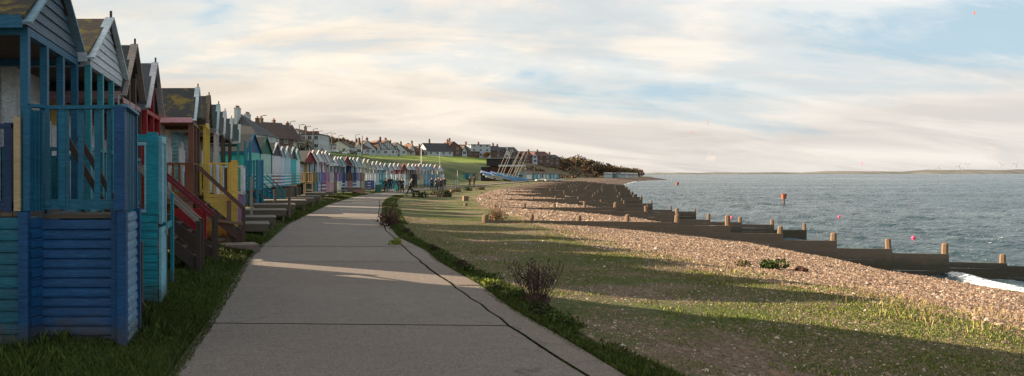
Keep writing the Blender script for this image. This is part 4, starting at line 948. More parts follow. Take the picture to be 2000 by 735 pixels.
# ------------------------------------------------------------------ houses on the top of the slope
ROOFR = flat('clay tile', (0.10, 0.046, 0.034), .9, var=.35, scale=1.5); ROOFB = flat('brown tile', (0.07, 0.047, 0.039), .9, var=.3, scale=1.5); ROOFD = flat('slate', (0.045, 0.045, 0.05), .85, var=.3, scale=1.5)
RW = flat('white render', (0.40, 0.43, 0.45), .8, var=.1); RBR = flat('brick', (0.115, 0.068, 0.052), .9, var=.3, scale=4); RCR = flat('cream render', (0.38, 0.35, 0.29), .8, var=.1)
TIM = flat('dark timber', (0.035, 0.025, 0.02), .8); GL = glass(); WF = flat('white frame', (0.62, 0.62, 0.62), .5, var=.05); POT = flat('chimney pot', (0.22, 0.09, 0.05), .8)
def house(px, Y, wid, dep, eave, ridge, wallm, roofm, lb, cat='house', name='house', gable_front=False, hip=False, chim=((0, 0),), timbered=False, flatroof=False, rz=None, z=None, dormer=False, win=2, chw=.9, chh=1.6, sink=0.0, pots=3, cgable=False):
    if rz is None: rz = -R(20.8) if px < 690 else -R(72)
    X = (px - PX) * Y / F; zg = (hz(X, Y) if z is None else z) - sink
    h = thing(name, lb, cat, (X, Y, zg), rz); a, b_ = wid / 2, dep / 2      # a along y (row), b along x (sea)
    s = MB(); s.box(-b_, b_, -a, a, -2, eave)
    if not flatroof and not hip:
        if gable_front:
            s.quad((b_, -a, eave), (b_, a, eave), (b_, 0, ridge)); s.quad((-b_, a, eave), (-b_, -a, eave), (-b_, 0, ridge))
        else:
            s.quad((-b_, -a, eave), (b_, -a, eave), (0, -a, ridge)); s.quad((b_, a, eave), (-b_, a, eave), (0, a, ridge))
    wl = s.build('wall', wallm, h)
    s = MB(); o = .35; t = .18
    if flatroof: s.box(-b_ - .3, b_ + .3, -a - .3, a + .3, eave, eave + .25)
    elif hip:
        k = min(a, b_); e = eave - .1
        c = [(-b_ - o, -a - o, e), (b_ + o, -a - o, e), (b_ + o, a + o, e), (-b_ - o, a + o, e)]
        r1, r2 = ((0, -a + k, ridge), (0, a - k, ridge)) if a >= b_ else ((-b_ + k, 0, ridge), (b_ - k, 0, ridge))
        if a >= b_: s.quad(c[0], c[1], r1); s.quad(c[1], c[2], r2, r1); s.quad(c[2], c[3], r2); s.quad(c[3], c[0], r1, r2)
        else: s.quad(c[0], c[1], r2, r1); s.quad(c[1], c[2], r2); s.quad(c[2], c[3], r1, r2); s.quad(c[3], c[0], r1)
        s.quad(*c[::-1])
    elif gable_front:
        for sg in (-1, 1): s.prism([(sg * (a + o), eave - .2), (sg * (a + o), eave - .2 + t), (0, ridge + t), (0, ridge)], -b_ - o, b_ + o, 'x')
    else:
        for sg in (-1, 1): s.prism([(sg * (b_ + o), eave - .2), (sg * (b_ + o), eave - .2 + t), (0, ridge + t), (0, ridge)], -a - o, a + o, 'y')
    rf = s.build('roof', roofm, h)
    for (cy, cx) in chim:
        s = MB(); zc_ = ridge if not flatroof else eave; s.box(cx - .4, cx + .4, cy - chw / 2, cy + chw / 2, eave, zc_ + chh); s.box(cx - .48, cx + .48, cy - chw / 2 - .08, cy + chw / 2 + .08, zc_ + chh - .25, zc_ + chh)
        ch = s.build('chimney', wallm if chw > 1.6 else RBR, rf)
        for q in range(pots):
            yq = cy - chw / 2 + chw * (q + .5) / pots; s = MB(); s.tube([(cx, yq, zc_ + chh), (cx, yq, zc_ + chh + .55)], [.16, .12], 6); s.build('chimney_pot', POT, ch)
    def window(x0, x1, y0, y1, z0, z1, side):
        s = MB(); f = .07
        if side == 'x':
            s.box(b_ + .0, b_ + .08, y0, y1, z0, z0 + f); s.box(b_, b_ + .08, y0, y1, z1 - f, z1); s.box(b_, b_ + .08, y0, y0 + f, z0, z1); s.box(b_, b_ + .08, y1 - f, y1, z0, z1); s.box(b_, b_ + .07, (y0 + y1) / 2 - .03, (y0 + y1) / 2 + .03, z0, z1)
            w_ = s.build('window', WF, h); s = MB(); s.box(b_, b_ + .03, y0 + f, y1 - f, z0 + f, z1 - f); s.build('pane', GL, w_)
        else:
            s.box(x0, x1, -a - .08, -a, z0, z0 + f); s.box(x0, x1, -a - .08, -a, z1 - f, z1); s.box(x0, x0 + f, -a - .08, -a, z0, z1); s.box(x1 - f, x1, -a - .08, -a, z0, z1); s.box((x0 + x1) / 2 - .03, (x0 + x1) / 2 + .03, -a - .07, -a, z0, z1)
            w_ = s.build('window', WF, h); s = MB(); s.box(x0 + f, x1 - f, -a - .03, -a, z0 + f, z1 - f); s.build('pane', GL, w_)
    fl = [1.0] if eave < 3.6 else ([1.0, 3.7] if eave < 7 else [1.0, 3.7, 6.3])
    for z_ in fl:
        for k in range(win):
            yc = -a + wid * (k + .5) / win; window(0, 0, yc - .8, yc + .8, z_, z_ + 1.35, 'x')
            xc = -b_ + dep * (k + .5) / win; window(xc - .7, xc + .7, 0, 0, z_, z_ + 1.3, 'y')
    if timbered:
        s = MB()
        if gable_front:
            for k in range(-3, 4):
                y_ = k * a / 4; s.box(b_ + .01, b_ + .06, y_ - .09, y_ + .09, eave, eave + (ridge - eave) * (1 - abs(y_) / a) - .1)
            s.box(b_ + .01, b_ + .07, -a, a, eave - .12, eave + .12)
            for k in range(-3, 4):
                x_ = k * b_ / 4; s.box(x_ - .09, x_ + .09, -a - .06, -a - .01, eave - 2.2, eave)
        else:
            for k in range(-3, 4):
                x_ = k * b_ / 4; s.box(x_ - .09, x_ + .09, -a - .06, -a - .01, eave, eave + (ridge - eave) * (1 - abs(x_) / b_) - .1)
            s.box(-b_, b_, -a - .07, -a - .01, eave - .12, eave + .12)
            for k in range(-4, 5):
                y_ = k * a / 5; s.box(b_ + .01, b_ + .06, y_ - .09, y_ + .09, eave - 2.3, eave - .2)
        s.build('timber_framing', TIM, wl)
    if cgable or dormer:   # gabled bay facing the sea
        gw_ = min(wid * .36, 3.4); s = MB(); yb = -a * .25; e2 = eave - .1; r2 = eave + (ridge - eave) * .8
        s.box(b_ - .5, b_ + 1.0, yb - gw_ / 2, yb + gw_ / 2, -2, e2); s.quad((b_ + 1.0, yb - gw_ / 2, e2), (b_ + 1.0, yb + gw_ / 2, e2), (b_ + 1.0, yb, r2)); by_ = s.build('bay', RW, h)
        s = MB()
        for sg in (-1, 1): s.prism([(yb + sg * (gw_ / 2 + .3), e2 - .2), (yb + sg * (gw_ / 2 + .3), e2), (yb, r2 + .2), (yb, r2)], -.2, b_ + 1.3, 'x')
        s.build('bay_roof', roofm, by_)
        s = MB(); s.box(b_ + 1.0, b_ + 1.05, yb - 1, yb + 1, 1.2, 2.6)
        s.build('pane', GL, by_)
        if eave > 4.5: s = MB(); s.box(b_ + 1.0, b_ + 1.05, yb - .9, yb + .9, 3.8, 5.0); s.build('pane', GL, by_)
    return h
house(472, 168, 14, 13, 2.2, 7.6, RW, ROOFD, 'house with huge dark roof and wide white pot crowned chimney at the far left', chim=((-2.6, 0),), chw=2.4, chh=1.3, pots=5, hip=True)
house(492, 178, 12, 11, 2.2, 6.6, RW, ROOFD, 'dark roofed house with broad white chimney stack behind the first big roof', chim=((-3, 0),), chw=2.6, chh=1.5, pots=6, hip=True)
house(503, 188, 11, 10, 2.0, 6.6, RBR, ROOFB, 'brick house with tall brown chimney left of the nearest lamp post', chim=((0, 0),), chw=1.3, chh=1.7, pots=2, hip=True)
house(519, 198, 12, 11, 2.4, 7.2, RBR, ROOFB, 'brown gabled brick house directly behind the nearest lamp post', gable_front=True, chim=((3.5, 1),), rz=R(35))
house(538, 212, 10, 12, 2.4, 7.4, RW, ROOFB, 'house with steep white gable end and brown roof beside a bare tree', gable_front=True, chim=((-1, 0),), rz=-R(150))
house(562, 226, 14, 13, 2.4, 7.2, RCR, ROOFB, 'hip roofed brown house with central chimney behind the palm tree', hip=True, chim=((0, 0),), chw=1.3)
house(590, 246, 14, 11, 4.0, 7.8, RW, ROOFR, 'red brown roofed house with timbered white gable', cgable=True, chim=((4.5, 0),))
house(609, 236, 13, 9, 5.4, 6, RW, ROOFD, 'white flat roofed block with balconies near the lamp posts', flatroof=True, chim=(), win=4)
house(628, 262, 12, 9, 3.0, 5.2, RCR, ROOFD, 'low cream bungalow with dark hipped roof behind the parked cars', hip=True, chim=())
house(668, 290, 12, 9, 3.0, 5.4, RW, ROOFB, 'small white bungalow in front of the brown trees', chim=((2, 0),), sink=.3)
_o = ['first', 'second', 'third', 'fourth', 'fifth', 'sixth', 'seventh', 'eighth', 'ninth', 'tenth']
for k, (px, Y, wd_, dp_, ev, rg, wm_, rm_, gf, hp_, tb_, cg_, rn, wn) in enumerate((
    (696, 318, 11, 9, 2.9, 6.4, RW, ROOFB, 0, 1, 0, 1, 'brown hipped', 'white'), (709, 322, 9, 9, 2.6, 6.8, RW, ROOFB, 1, 0, 0, 0, 'brown gabled', 'white'), (721, 330, 11, 10, 2.8, 6.9, RCR, ROOFR, 0, 1, 0, 1, 'red hipped', 'cream'),
    (733, 332, 10, 10, 3.0, 7.4, RW, ROOFR, 1, 0, 1, 0, 'red gabled', 'timbered'), (745, 336, 10, 10, 3.0, 7.2, RW, ROOFR, 1, 0, 1, 0, 'red gabled', 'timbered'), (757, 350, 9, 9, 2.6, 6.0, RBR, ROOFB, 0, 0, 0, 1, 'brown', 'brick'),
    (769, 372, 11, 10, 2.4, 6.6, RW, ROOFB, 1, 0, 0, 0, 'brown gabled', 'white'), (783, 388, 11, 12, 2.4, 6.8, RCR, ROOFB, 0, 1, 0, 0, 'brown pyramid', 'cream'), (797, 396, 13, 13, 2.6, 8.0, RBR, ROOFR, 0, 1, 0, 1, 'tall rust pyramid', 'brick'), (812, 406, 10, 9, 2.6, 5.8, RW, ROOFB, 0, 0, 0, 1, 'low brown', 'white'))):
    house(px, Y, wd_, dp_, ev, rg + random.uniform(-.3, .3), wm_, rm_, 'small %s house with %s roof, %s right of the telegraph post' % (wn, rn, _o[k]), gable_front=bool(gf), hip=bool(hp_), timbered=bool(tb_), cgable=bool(cg_), chim=((random.choice((-2, 0, 2.5)), 0),), chh=random.uniform(.8, 1.6), rz=-R(random.choice((40, 65, 80, 72))), win=3)
house(850, 405, 17, 11, 2.8, 7.6, RW, ROOFD, 'dark slate roofed house with white end wall and two tall chimneys', chim=((-4, 0), (8.5, 0)), chh=2.2, win=4)
house(878, 410, 10, 9, 5.0, 8.4, RBR, ROOFR, 'tall brick gabled house next to the slate roofed house', gable_front=True, chim=((0, 0),), chh=2.0)
house(899, 418, 18, 13, 2.4, 7.0, RBR, ROOFB, 'low brown house with wide sloping roof behind the turquoise kiosk', chim=((4, 0),), cgable=True, win=4)
house(929, 420, 14, 10, 7.6, 8, RW, ROOFD, 'three storey white flat roofed house with large windows', flatroof=True, chim=((2, 0),), win=3)
house(955, 428, 13, 10, 4.6, 7.6, RBR, ROOFD, 'dark brick house just left of the black clubhouse', chim=((3, 0),))
house(984, 432, 15, 10, 4.2, 7.8, RBR, ROOFD, 'dark roofed house with white gable rising behind the black clubhouse', cgable=True, chim=((-5, 0),))
house(1037, 438, 21, 12, 4.9, 8.0, RBR, ROOFR, 'big square red brick house with white trimmed central gable', cgable=True, chim=((-2, 0), (5, 0)), chh=1.0, win=4, z=8.6)
house(1073, 450, 9, 9, 5.2, 7.2, RBR, ROOFD, 'small brick house with white side extension before the dark hedge', chim=((0, 0),), chh=1.6, z=7.6)

# lamp posts along the cliff top road
def lamp(px, top, lb, Y=None):
    Y = Y or 15.2 * F / (343.5 - top); X = (px - PX) * Y / F; zg = hz(X, Y); zt = 2 + (343.5 - top) * Y / F
    l = thing('street_lamp', lb, 'street lamp', (X, Y, zg), -R(20.8), 'lamp posts along the cliff top road'); hh_ = zt - zg
    s = MB(); s.tube([(0, 0, 0), (0, 0, hh_ * .4), (0, 0, hh_)], [.20, .16, .12], 8); s.build('pole', flat('lamp pole', (0.10, 0.09, 0.085), .6), l)
    s = MB(); s.tube([(0, 0, hh_ - .05), (.35, 0, hh_ + .12), (1.0, 0, hh_ + .15)], [.09, .08, .08], 6); s.box(.8, 1.6, -.18, .18, hh_ + .08, hh_ + .24); s.build('lamp_head', flat('lamp head', (0.2, 0.2, 0.2), .5), l)
for k, (px, top) in enumerate(((509, 229), (567, 240), (585, 246.5), (598, 250), (612, 254.5), (622, 259), (630, 264), (640, 262.5), (648, 264), (662, 267.5), (695, 266))):
    lamp(px, top, ['nearest tall lamp post, standing at the left before the gabled brick house', 'lamp post in front of the hip roofed house', 'lamp post left of the timbered white gable', 'lamp post in front of the timbered white gable',
        'lamp post at the left edge of the white flat roofed block', 'lamp post at the right edge of the white flat roofed block', 'darker lamp post just past the white flat roofed block', 'lamp post above the first parked cars', 'lamp post before the brown trees', 'lamp post among the brown trees', 'lone lamp post right of the brown trees'][k])
def pole(px, top, Y, r_, lb, col, cat='pole', z=None, name='pole'):
    X = (px - PX) * Y / F; zg = hz(X, Y) if z is None else z; zt = 2 + (343 - top) * Y / F
    s = MB(); s.tube([(0, 0, -.3), (0, 0, (zt - zg) * .5), (0, 0, zt - zg)], [r_, r_ * .85, r_ * .6], 8); s.tube([(0, 0, zt - zg), (0, 0, zt - zg + r_)], [r_ * 1.2, r_ * .7], 8)
    o = s.build(name, flat('pole paint', col, .5)); o.location = (X, Y, zg); tag(o, lb, cat)
pole(707.5, 268, 255, .26, 'thick brown telegraph post on the edge of the slope', (0.12, 0.08, 0.06), name='telegraph_pole')
pole(823, 292, 131, .10, 'white flagpole rising behind the far end of the beach huts', (0.6, 0.6, 0.6), 'flagpole', name='flagpole', z=0)
pole(859, 300, 130.5, .045, 'thin mast above the last beach hut', (0.4, 0.4, 0.4), 'mast', name='mast', z=0)
pole(893.5, 336, 118, .05, 'slim white post on the grass left of the boats', (0.6, 0.6, 0.6), 'post', name='marker_post', z=-.2)

# parked cars on the cliff top road
def car_tree(lb, X, Y, rz, col, tall=0.0, proto={}):
    c = thing('parked_car', lb, 'car', (X, Y, hz(X, Y)), rz, 'cars parked along the cliff top road')
    if 'body' not in proto:
        prof = [(-2.1, .35), (-2.15, .75), (-1.95, .95), (-.95 - .4, 1.0), (-.75, 1.42), (.75, 1.45), (1.35, 1.0), (2.0, .88), (2.15, .65), (2.1, .32)]
        me = bpy.data.meshes.new('body'); vs_ = []; fs = []; K = len(prof)
        for y_, sc in ((-.85, 0.0), (-.78, 1), (.78, 1), (.85, 0)):
            for (x_, z_) in prof: vs_.append((x_ * (1 if sc else .98), y_, z_ - (0.0 if sc else .02) if z_ < 1.1 else (z_ if sc else z_ - .04)))
        for q in range(3):
            for i_ in range(K): j_ = (i_ + 1) % K; fs.append((q * K + i_, q * K + j_, (q + 1) * K + j_, (q + 1) * K + i_))
        fs.append(tuple(range(K))[::-1]); fs.append(tuple(3 * K + i_ for i_ in range(K))); me.from_pydata(vs_, [], fs); proto['body'] = me
        s = MB(); s.prism([(-1.25, 1.02), (-.72, 1.38), (.70, 1.40), (1.22, 1.02)], -.865, .865, 'y'); s.prism([(-1.36, 1.03), (-.78, 1.40), (-.8, 1.43), (-1.4, 1.05)], -.68, .68, 'y'); s.prism([(1.33, 1.03), (.78, 1.42), (.82, 1.44), (1.37, 1.05)], -.68, .68, 'y')
        o = s.build('window', glass()); proto['window'] = o.data; bpy.data.objects.remove(o)
        s = MB(); s.tube([(0, -.11, 0), (0, .11, 0)], .33, 14); o = s.build('wheel', flat('tyre', (0.02, 0.02, 0.02), .8)); proto['wheel'] = o.data; bpy.data.objects.remove(o)
    b_ = bpy.data.objects.new('body', proto['body'].copy()); b_.data.materials.append(flat('car paint', col, .25, var=.02)); COL.objects.link(b_); b_.parent = c; b_.scale.z = 1 + tall
    w_ = bpy.data.objects.new('window', proto['window']); COL.objects.link(w_); w_.parent = c; w_.scale.z = 1 + tall
    for x_ in (-1.35, 1.35):
        for y_ in (-.76, .76): o = bpy.data.objects.new('wheel', proto['wheel']); COL.objects.link(o); o.parent = c; o.location = (x_, y_, .33)
CC = [(595, 215, (0.03, 0.035, 0.04), 'dark car below the white flat roofed block', .3), (626, 232, (0.03, 0.04, 0.05), 'dark blue car parked right of the flat roofed block', .1), (642, 244, (0.5, 0.5, 0.5), 'silver car, first of the pale cars on the road', 0),
      (655, 247, (0.55, 0.55, 0.55), 'white van like car with dark windows above the huts', .35), (662, 258, (0.05, 0.05, 0.06), 'black car behind the white tall car', 0), (672, 262, (0.6, 0.6, 0.6), 'white car parked in the middle of the row', .05),
      (678, 270, (0.45, 0.46, 0.48), 'silver grey car beside the white one', 0), (684, 275, (0.02, 0.02, 0.025), 'black tall car near the right end of the row', .3), (692, 284, (0.04, 0.04, 0.05), 'dark car next to the thick telegraph post', .1), (716, 300, (0.35, 0.36, 0.38), 'grey car parked before the long red roofed house', 0), (757, 330, (0.5, 0.5, 0.52), 'pale car parked beyond the red roofed house', 0)]
for px, Y, col, lb, tall in CC: car_tree(lb, (px - PX) * Y / F, Y, R(90 - 20.8 + random.uniform(-2, 2)) if px < 700 else R(-20 + 90), col, tall)

# ------------------------------------------------------------------ black clubhouse, boats, kiosk, far huts
X0 = (985 - PX) * 218 / F
cb = thing('clubhouse', 'black timber sailing clubhouse with white balcony rail behind the blue covered boats', 'clubhouse', (X0, 218, 0), -R(20))
BK = flat('black boarding', (0.012, 0.011, 0.012), .7)
s = MB(); s.box(-4.2, 3.0, -4, 6, -1, 4.75); s.build('lower_wall', flat('dark red boarding', (0.045, 0.018, 0.014), .8), cb)
s = MB(); s.box(-5.3, 5.0, -4.6, 6.5, 4.8, 7.0); s.build('upper_wall', BK, cb)
s = MB(); s.box(-5.6, 5.3, -5.0, 6.8, 7.02, 7.2); s.build('roof', flat('pale edge', (0.3, 0.3, 0.29)), cb)
s = MB(); s.box(-1.8, 6.2, -5.5, -4.65, 4.45, 4.7); s.box(-1.8, 6.2, -5.52, -5.46, 4.7, 5.0); s.box(5.05, 6.2, -4.64, 6, 4.45, 4.7); s.build('balcony', RW, cb)
s = MB(); s.box(2.2, 4.6, -4.66, -4.61, 5.4, 6.5); s.build('window', GL, cb)
s = MB(); s.box(-7.0, -4.3, -3.6, 5, -1, 4.4); s.build('side_store', BK, cb)
X1 = (1019 - PX) * 216 / F
cg = thing('boat_store', 'pale blue store with dark garage door right of the clubhouse', 'store', (X1, 217, 0), -R(18))
s = MB(); s.box(-1.3, 1.7, -2, 4, -1, 2.7); s.build('wall', flat('pale blue render', (0.33, 0.42, 0.44), .8), cg); s = MB(); s.box(-1.0, .5, -2.05, -2.0, -.2, 1.9); s.build('door', flat('dark slate', (0.06, 0.08, 0.11)), cg)
s = MB(); s.box(-1.3, 1.8, -2.1, 4.1, 2.7, 2.78)
for k in range(7): s.box(-1.3 + k * .5, -1.26 + k * .5, -2.1, -2.06, 2.78, 3.65)
s.box(-1.3, 1.75, -2.1, -2.06, 3.62, 3.70); s.build('roof_rail', flat('pale rail', (0.42, 0.5, 0.48)), cg)
for px, Y, zc_, lb, col in ((912, 232, None, 'turquoise flat roofed kiosk on the grass slope', (0.02, 0.28, 0.33)), (926, 240, None, 'grey shed beside the turquoise kiosk', (0.25, 0.22, 0.18)), (944, 238, None, 'pale boarded shed with dark doors left of the clubhouse', (0.30, 0.32, 0.31))):
    X = (px - PX) * Y / F; zg = 2 + (343 - 329) * Y / F; g = hz(X, Y)
    k_ = thing('kiosk', lb, 'kiosk', (X, Y, g), -R(20)); s = MB(); s.box(-1.2, 1.2, -1, 3, -1.5, 2.1); s.build('wall', flat('kiosk boards', col), k_)
    s = MB(); s.box(-1.35, 1.35, -1.15, 3.1, 2.1, 2.25); s.build('roof', flat('kiosk roof', (0.12, 0.12, 0.11)), k_); s = MB(); s.box(-.4, .4, -1.04, -1.0, .05, 1.8); s.build('door', flat('kiosk door', (0.05, 0.06, 0.06)), k_)
BLU = [flat('blue cover', (0.015, 0.13, 0.26), .6), flat('light blue cover', (0.10, 0.30, 0.42), .6), flat('lilac cover', (0.36, 0.38, 0.58), .6)]
def dinghy(px, Y, rz, lb, cov, mast=True, tilt=0.0, ln=4.6, zz=0.0, group='covered sailing dinghies in the boat park', h_=7.0, cat='dinghy', cover=True):
    X = (px - PX) * Y / F; d_ = thing('sailing_dinghy', lb, cat, (X, Y, hz(X, Y) + .35 + zz), rz, group); d_.rotation_euler = (0, tilt, rz)
    st = [(-.5, .34, .40), (-.42, .55, .42), (0, .75, .45), (.3, .55, .52), (.46, .22, .6), (.5, .03, .66)]; V = []; Fs = []
    for (x_, hw, zt) in st: V += [(x_ * ln, -hw, zt), (x_ * ln, -hw * .7, .08 + (zt - .4) * .8), (x_ * ln, 0, 0 + (zt - .4) * 1.2), (x_ * ln, hw * .7, .08 + (zt - .4) * .8), (x_ * ln, hw, zt)]
    for i_ in range(5):
        for j_ in range(4): Fs.append((i_ * 5 + j_, i_ * 5 + j_ + 1, (i_ + 1) * 5 + j_ + 1, (i_ + 1) * 5 + j_))
    Fs.append((0, 1, 2, 3, 4)); me = MB(); me.v = V; me.f = Fs; me.build('hull', WF if cov != 2 else BLU[2], d_)
    if cover:
        me = MB(); V = []; Fs = []
        for (x_, hw, zt) in st: V += [(x_ * ln, -hw - .04, zt - .12), (x_ * ln, -hw * .5, zt + .22), (x_ * ln, 0, zt + .36), (x_ * ln, hw * .5, zt + .22), (x_ * ln, hw + .04, zt - .12)]
        for i_ in range(5):
            for j_ in range(4): Fs.append((i_ * 5 + j_, (i_ + 1) * 5 + j_, (i_ + 1) * 5 + j_ + 1, i_ * 5 + j_ + 1))
        me.v = V; me.f = Fs; me.build('cover', BLU[cov], d_)
    if mast:
        m_ = MB(); m_.tube([(.6, 0, .3), (-.9, 0, h_)], [.065, .045], 6); m_.build('mast', flat('mast alloy', (0.45, 0.39, 0.32), .35, var=.05), d_)
        m_ = MB(); m_.tube([(.5, 0, 1.1), (-1.8, 0, 1.0)], .05, 6); m_.build('boom', flat('mast alloy', (0.45, 0.39, 0.32), .35, var=.05), d_)
    m_ = MB(); m_.tube([(-.8, -.6, -.15), (-.8, -.45, -.15)], .22, 10); m_.tube([(-.8, .45, -.15), (-.8, .6, -.15)], .22, 10); m_.build('trolley_wheel', flat('tyre', (0.02, 0.02, 0.02), .8), d_)
nn = ['first', 'second', 'third', 'fourth', 'fifth', 'sixth', 'seventh', 'eighth', 'ninth', 'tenth', 'eleventh']
for k, (px, Y, c_, ms, zz) in enumerate(((956, 203, 2, 0, 1.5), (961, 196, 0, 0, .9), (966, 200, 1, 0, .3), (974, 204, 2, 1, 1.3), (979, 195, 0, 1, .7), (985, 201, 1, 1, .9), (991, 194, 0, 1, .2), (997, 202, 1, 1, .6), (1002, 196, 0, 1, .2), (1008, 201, 1, 1, .2), (1013, 197, 0, 1, 0))):
    dinghy(px, Y, R(168 + random.uniform(-14, 14)), '%s%s dinghy in front of the clubhouse, %s from the left' % (['blue covered', 'light blue covered', 'lilac covered'][c_], ' masted' if ms else ' mastless', nn[k]), c_, bool(ms), -R(random.uniform(9, 16)), zz=zz, ln=5.4, h_=8.6)
for k, (px, Y) in enumerate(((1053, 205), (1061, 208), (1069, 207), (1078, 210), (1086, 208), (1094, 206))):
    dinghy(px, Y, R(random.uniform(10, 50)), 'small white open boat on the far shingle, %s from the left' % nn[k], 1, False, ln=3.4, zz=-.15, group='small white boats drawn up on the shingle', cat='boat', cover=False)
minic = [WHITE, SKYB, (0.02, 0.3, 0.4), CYANW, TURQ, WHITE, (0.25, 0.3, 0.4), TEAL, WHITE, (0.3, 0.45, 0.4)]
mw = ['white', 'pale blue', 'deep teal', 'misty blue', 'turquoise', 'white', 'slate blue', 'teal', 'white', 'soft green']
for k in range(18):
    px = 1031 + 57 * k / 17; Y = 250 + 66 * k / 17; X = (px - PX) * Y / F
    h = thing('beach_hut', '%s hut below the scrubby bluff, %s from the left of its row' % (mw[k % 10], (nn + ['twelfth', 'thirteenth', 'fourteenth', 'fifteenth', 'sixteenth', 'seventeenth', 'rightmost'])[k]), 'beach hut', (X, Y, -.1), -R(30), 'tiny huts below the scrubby bluff')
    s = MB(); s.box(-1.4, 1.2, -.95, .95, -.5, 2.2); s.quad((1.2, -.95, 2.2), (1.2, .95, 2.2), (1.2, 0, 3.1)); s.quad((-1.4, .95, 2.2), (-1.4, -.95, 2.2), (-1.4, 0, 3.1)); s.build('wall', paint(minic[k % 10], .1), h)
    s = MB()
    for sg in (-1, 1): s.prism([(sg * 1.1, 2.1), (sg * 1.1, 2.16), (0, 3.2), (0, 3.12)], -1.5, 1.35, 'x')
    s.build('roof', felt((0.06, 0.06, 0.06)), h)
    s = MB(); s.box(1.2, 1.24, -.4, .4, .2, 1.9); s.build('door', paint(NAVY if k % 2 else WHITE, .1), h)
for k, (px, Y, col) in enumerate(((1188, 425, (0.35, 0.5, 0.52)), (1196, 430, (0.10, 0.14, 0.18)), (1204, 432, (0.42, 0.46, 0.46)), (1212, 437, (0.2, 0.3, 0.36)), (1220, 440, (0.35, 0.4, 0.42)), (1229, 444, (0.25, 0.32, 0.36)), (1238, 448, (0.3, 0.34, 0.34)))):
    X = (px - PX) * Y / F; h = thing('chalet', '%s chalet under the wooded headland, %s from the left' % (['pale aqua', 'dark', 'off white', 'steel blue', 'light grey', 'blue grey', 'grey green'][k], nn[k]), 'chalet', (X, Y, hz(X, Y)), -R(35), 'chalets under the wooded headland')
    s = MB(); s.box(-2.2, 2.2, -1.5, 1.5, -2, 2.4); s.build('wall', flat('chalet wall', col), h); s = MB()
    for sg in (-1, 1): s.prism([(sg * 1.8, 2.3), (sg * 1.8, 2.45), (0, 3.3), (0, 3.15)], -2.4, 2.4, 'x')
    s.build('roof', flat('chalet roof', (0.10, 0.11, 0.12)), h); s = MB(); s.box(2.2, 2.25, -.9, .9, .6, 1.8); s.build('window', GL, h)

# wind turbines far out
for k, (px, top, Y, rot) in enumerate(((1831, 326, 7400, 5), (1872, 324, 7300, 28), (1889, 321.5, 7200, 60), (1954, 321.5, 7000, 85), (1983, 320, 6900, 40))):
    X = (px - PX) * Y / F; zt = 2 + (341 - top - 3) * Y / F
    t_ = thing('wind_turbine', ['leftmost wind turbine on the horizon', 'second wind turbine from the left, left of a close pair', 'third wind turbine from the left, right of a close pair', 'fourth wind turbine from the left', 'rightmost wind turbine on the horizon'][k], 'wind turbine', (X, Y, 0), 0, 'distant wind turbines')
    tm = flat('turbine', (0.34, 0.34, 0.34), .6, var=.02)
    s = MB(); s.tube([(0, 0, 0), (0, 0, zt)], [2.6, 1.8], 8); s.build('tower', tm, t_); s = MB(); s.box(-2, 2, -5, 3, zt - 2, zt + 2.5); s.build('nacelle', tm, t_)
    for q in range(3):
        a_ = R(rot + 120 * q); s = MB(); s.bar((0, -6, zt), (math.sin(a_) * 36, -6, zt + math.cos(a_) * 36), 3.0, 1.2, up=(0, 1, 0)); s.build('blade', tm, t_)
# kites and birds in the sky
for px, py, Y, lb, col, r_ in ((1384, 241, 260, 'small curved dark red kite, upper of the two over the sea', (0.30, 0.05, 0.05), .6), (1351, 260, 270, 'small curved dark red kite, lower of the two over the sea', (0.30, 0.04, 0.05), .6), (1905, 29, 240, 'curved red kite high at the upper right', (0.35, 0.06, 0.05), .7), (1685, 322, 300, 'bright pink kite low over the horizon', (0.8, 0.05, 0.25), .6), (931, 135, 200, 'tiny pink kite high above the bay', (0.8, 0.06, 0.3), .25), (1667, 221, 300, 'tiny pink kite right of the paired red kites', (0.7, 0.08, 0.25), .25)):
    s = MB(); n = 10
    for sgn in (0,):
        for q in range(n + 1):
            a_ = R(-70 + 140 * q / n); i_ = len(s.v); cw = .32 * math.cos(a_ * .9) + .05
            p_ = Vector((-math.cos(a_) * .6, 0, math.sin(a_))) * r_
            for dy, dr in ((-cw, 0), (cw, 0), (cw, -.05), (-cw, -.05)): s.v.append((p_.x * (1 + dr), dy * r_, p_.z * (1 + dr)))
            if q: 
                for e in range(4): s.f.append((i_ - 4 + e, i_ - 4 + (e + 1) % 4, i_ + (e + 1) % 4, i_ + e))
    o = s.build('kite', flat('kite cloth', col, .6)); o.location = ((px - PX) * Y / F, Y, 2 + (342 - py) * Y / F); o.rotation_euler = (0, R(20), R(20)); tag(o, lb, 'kite')

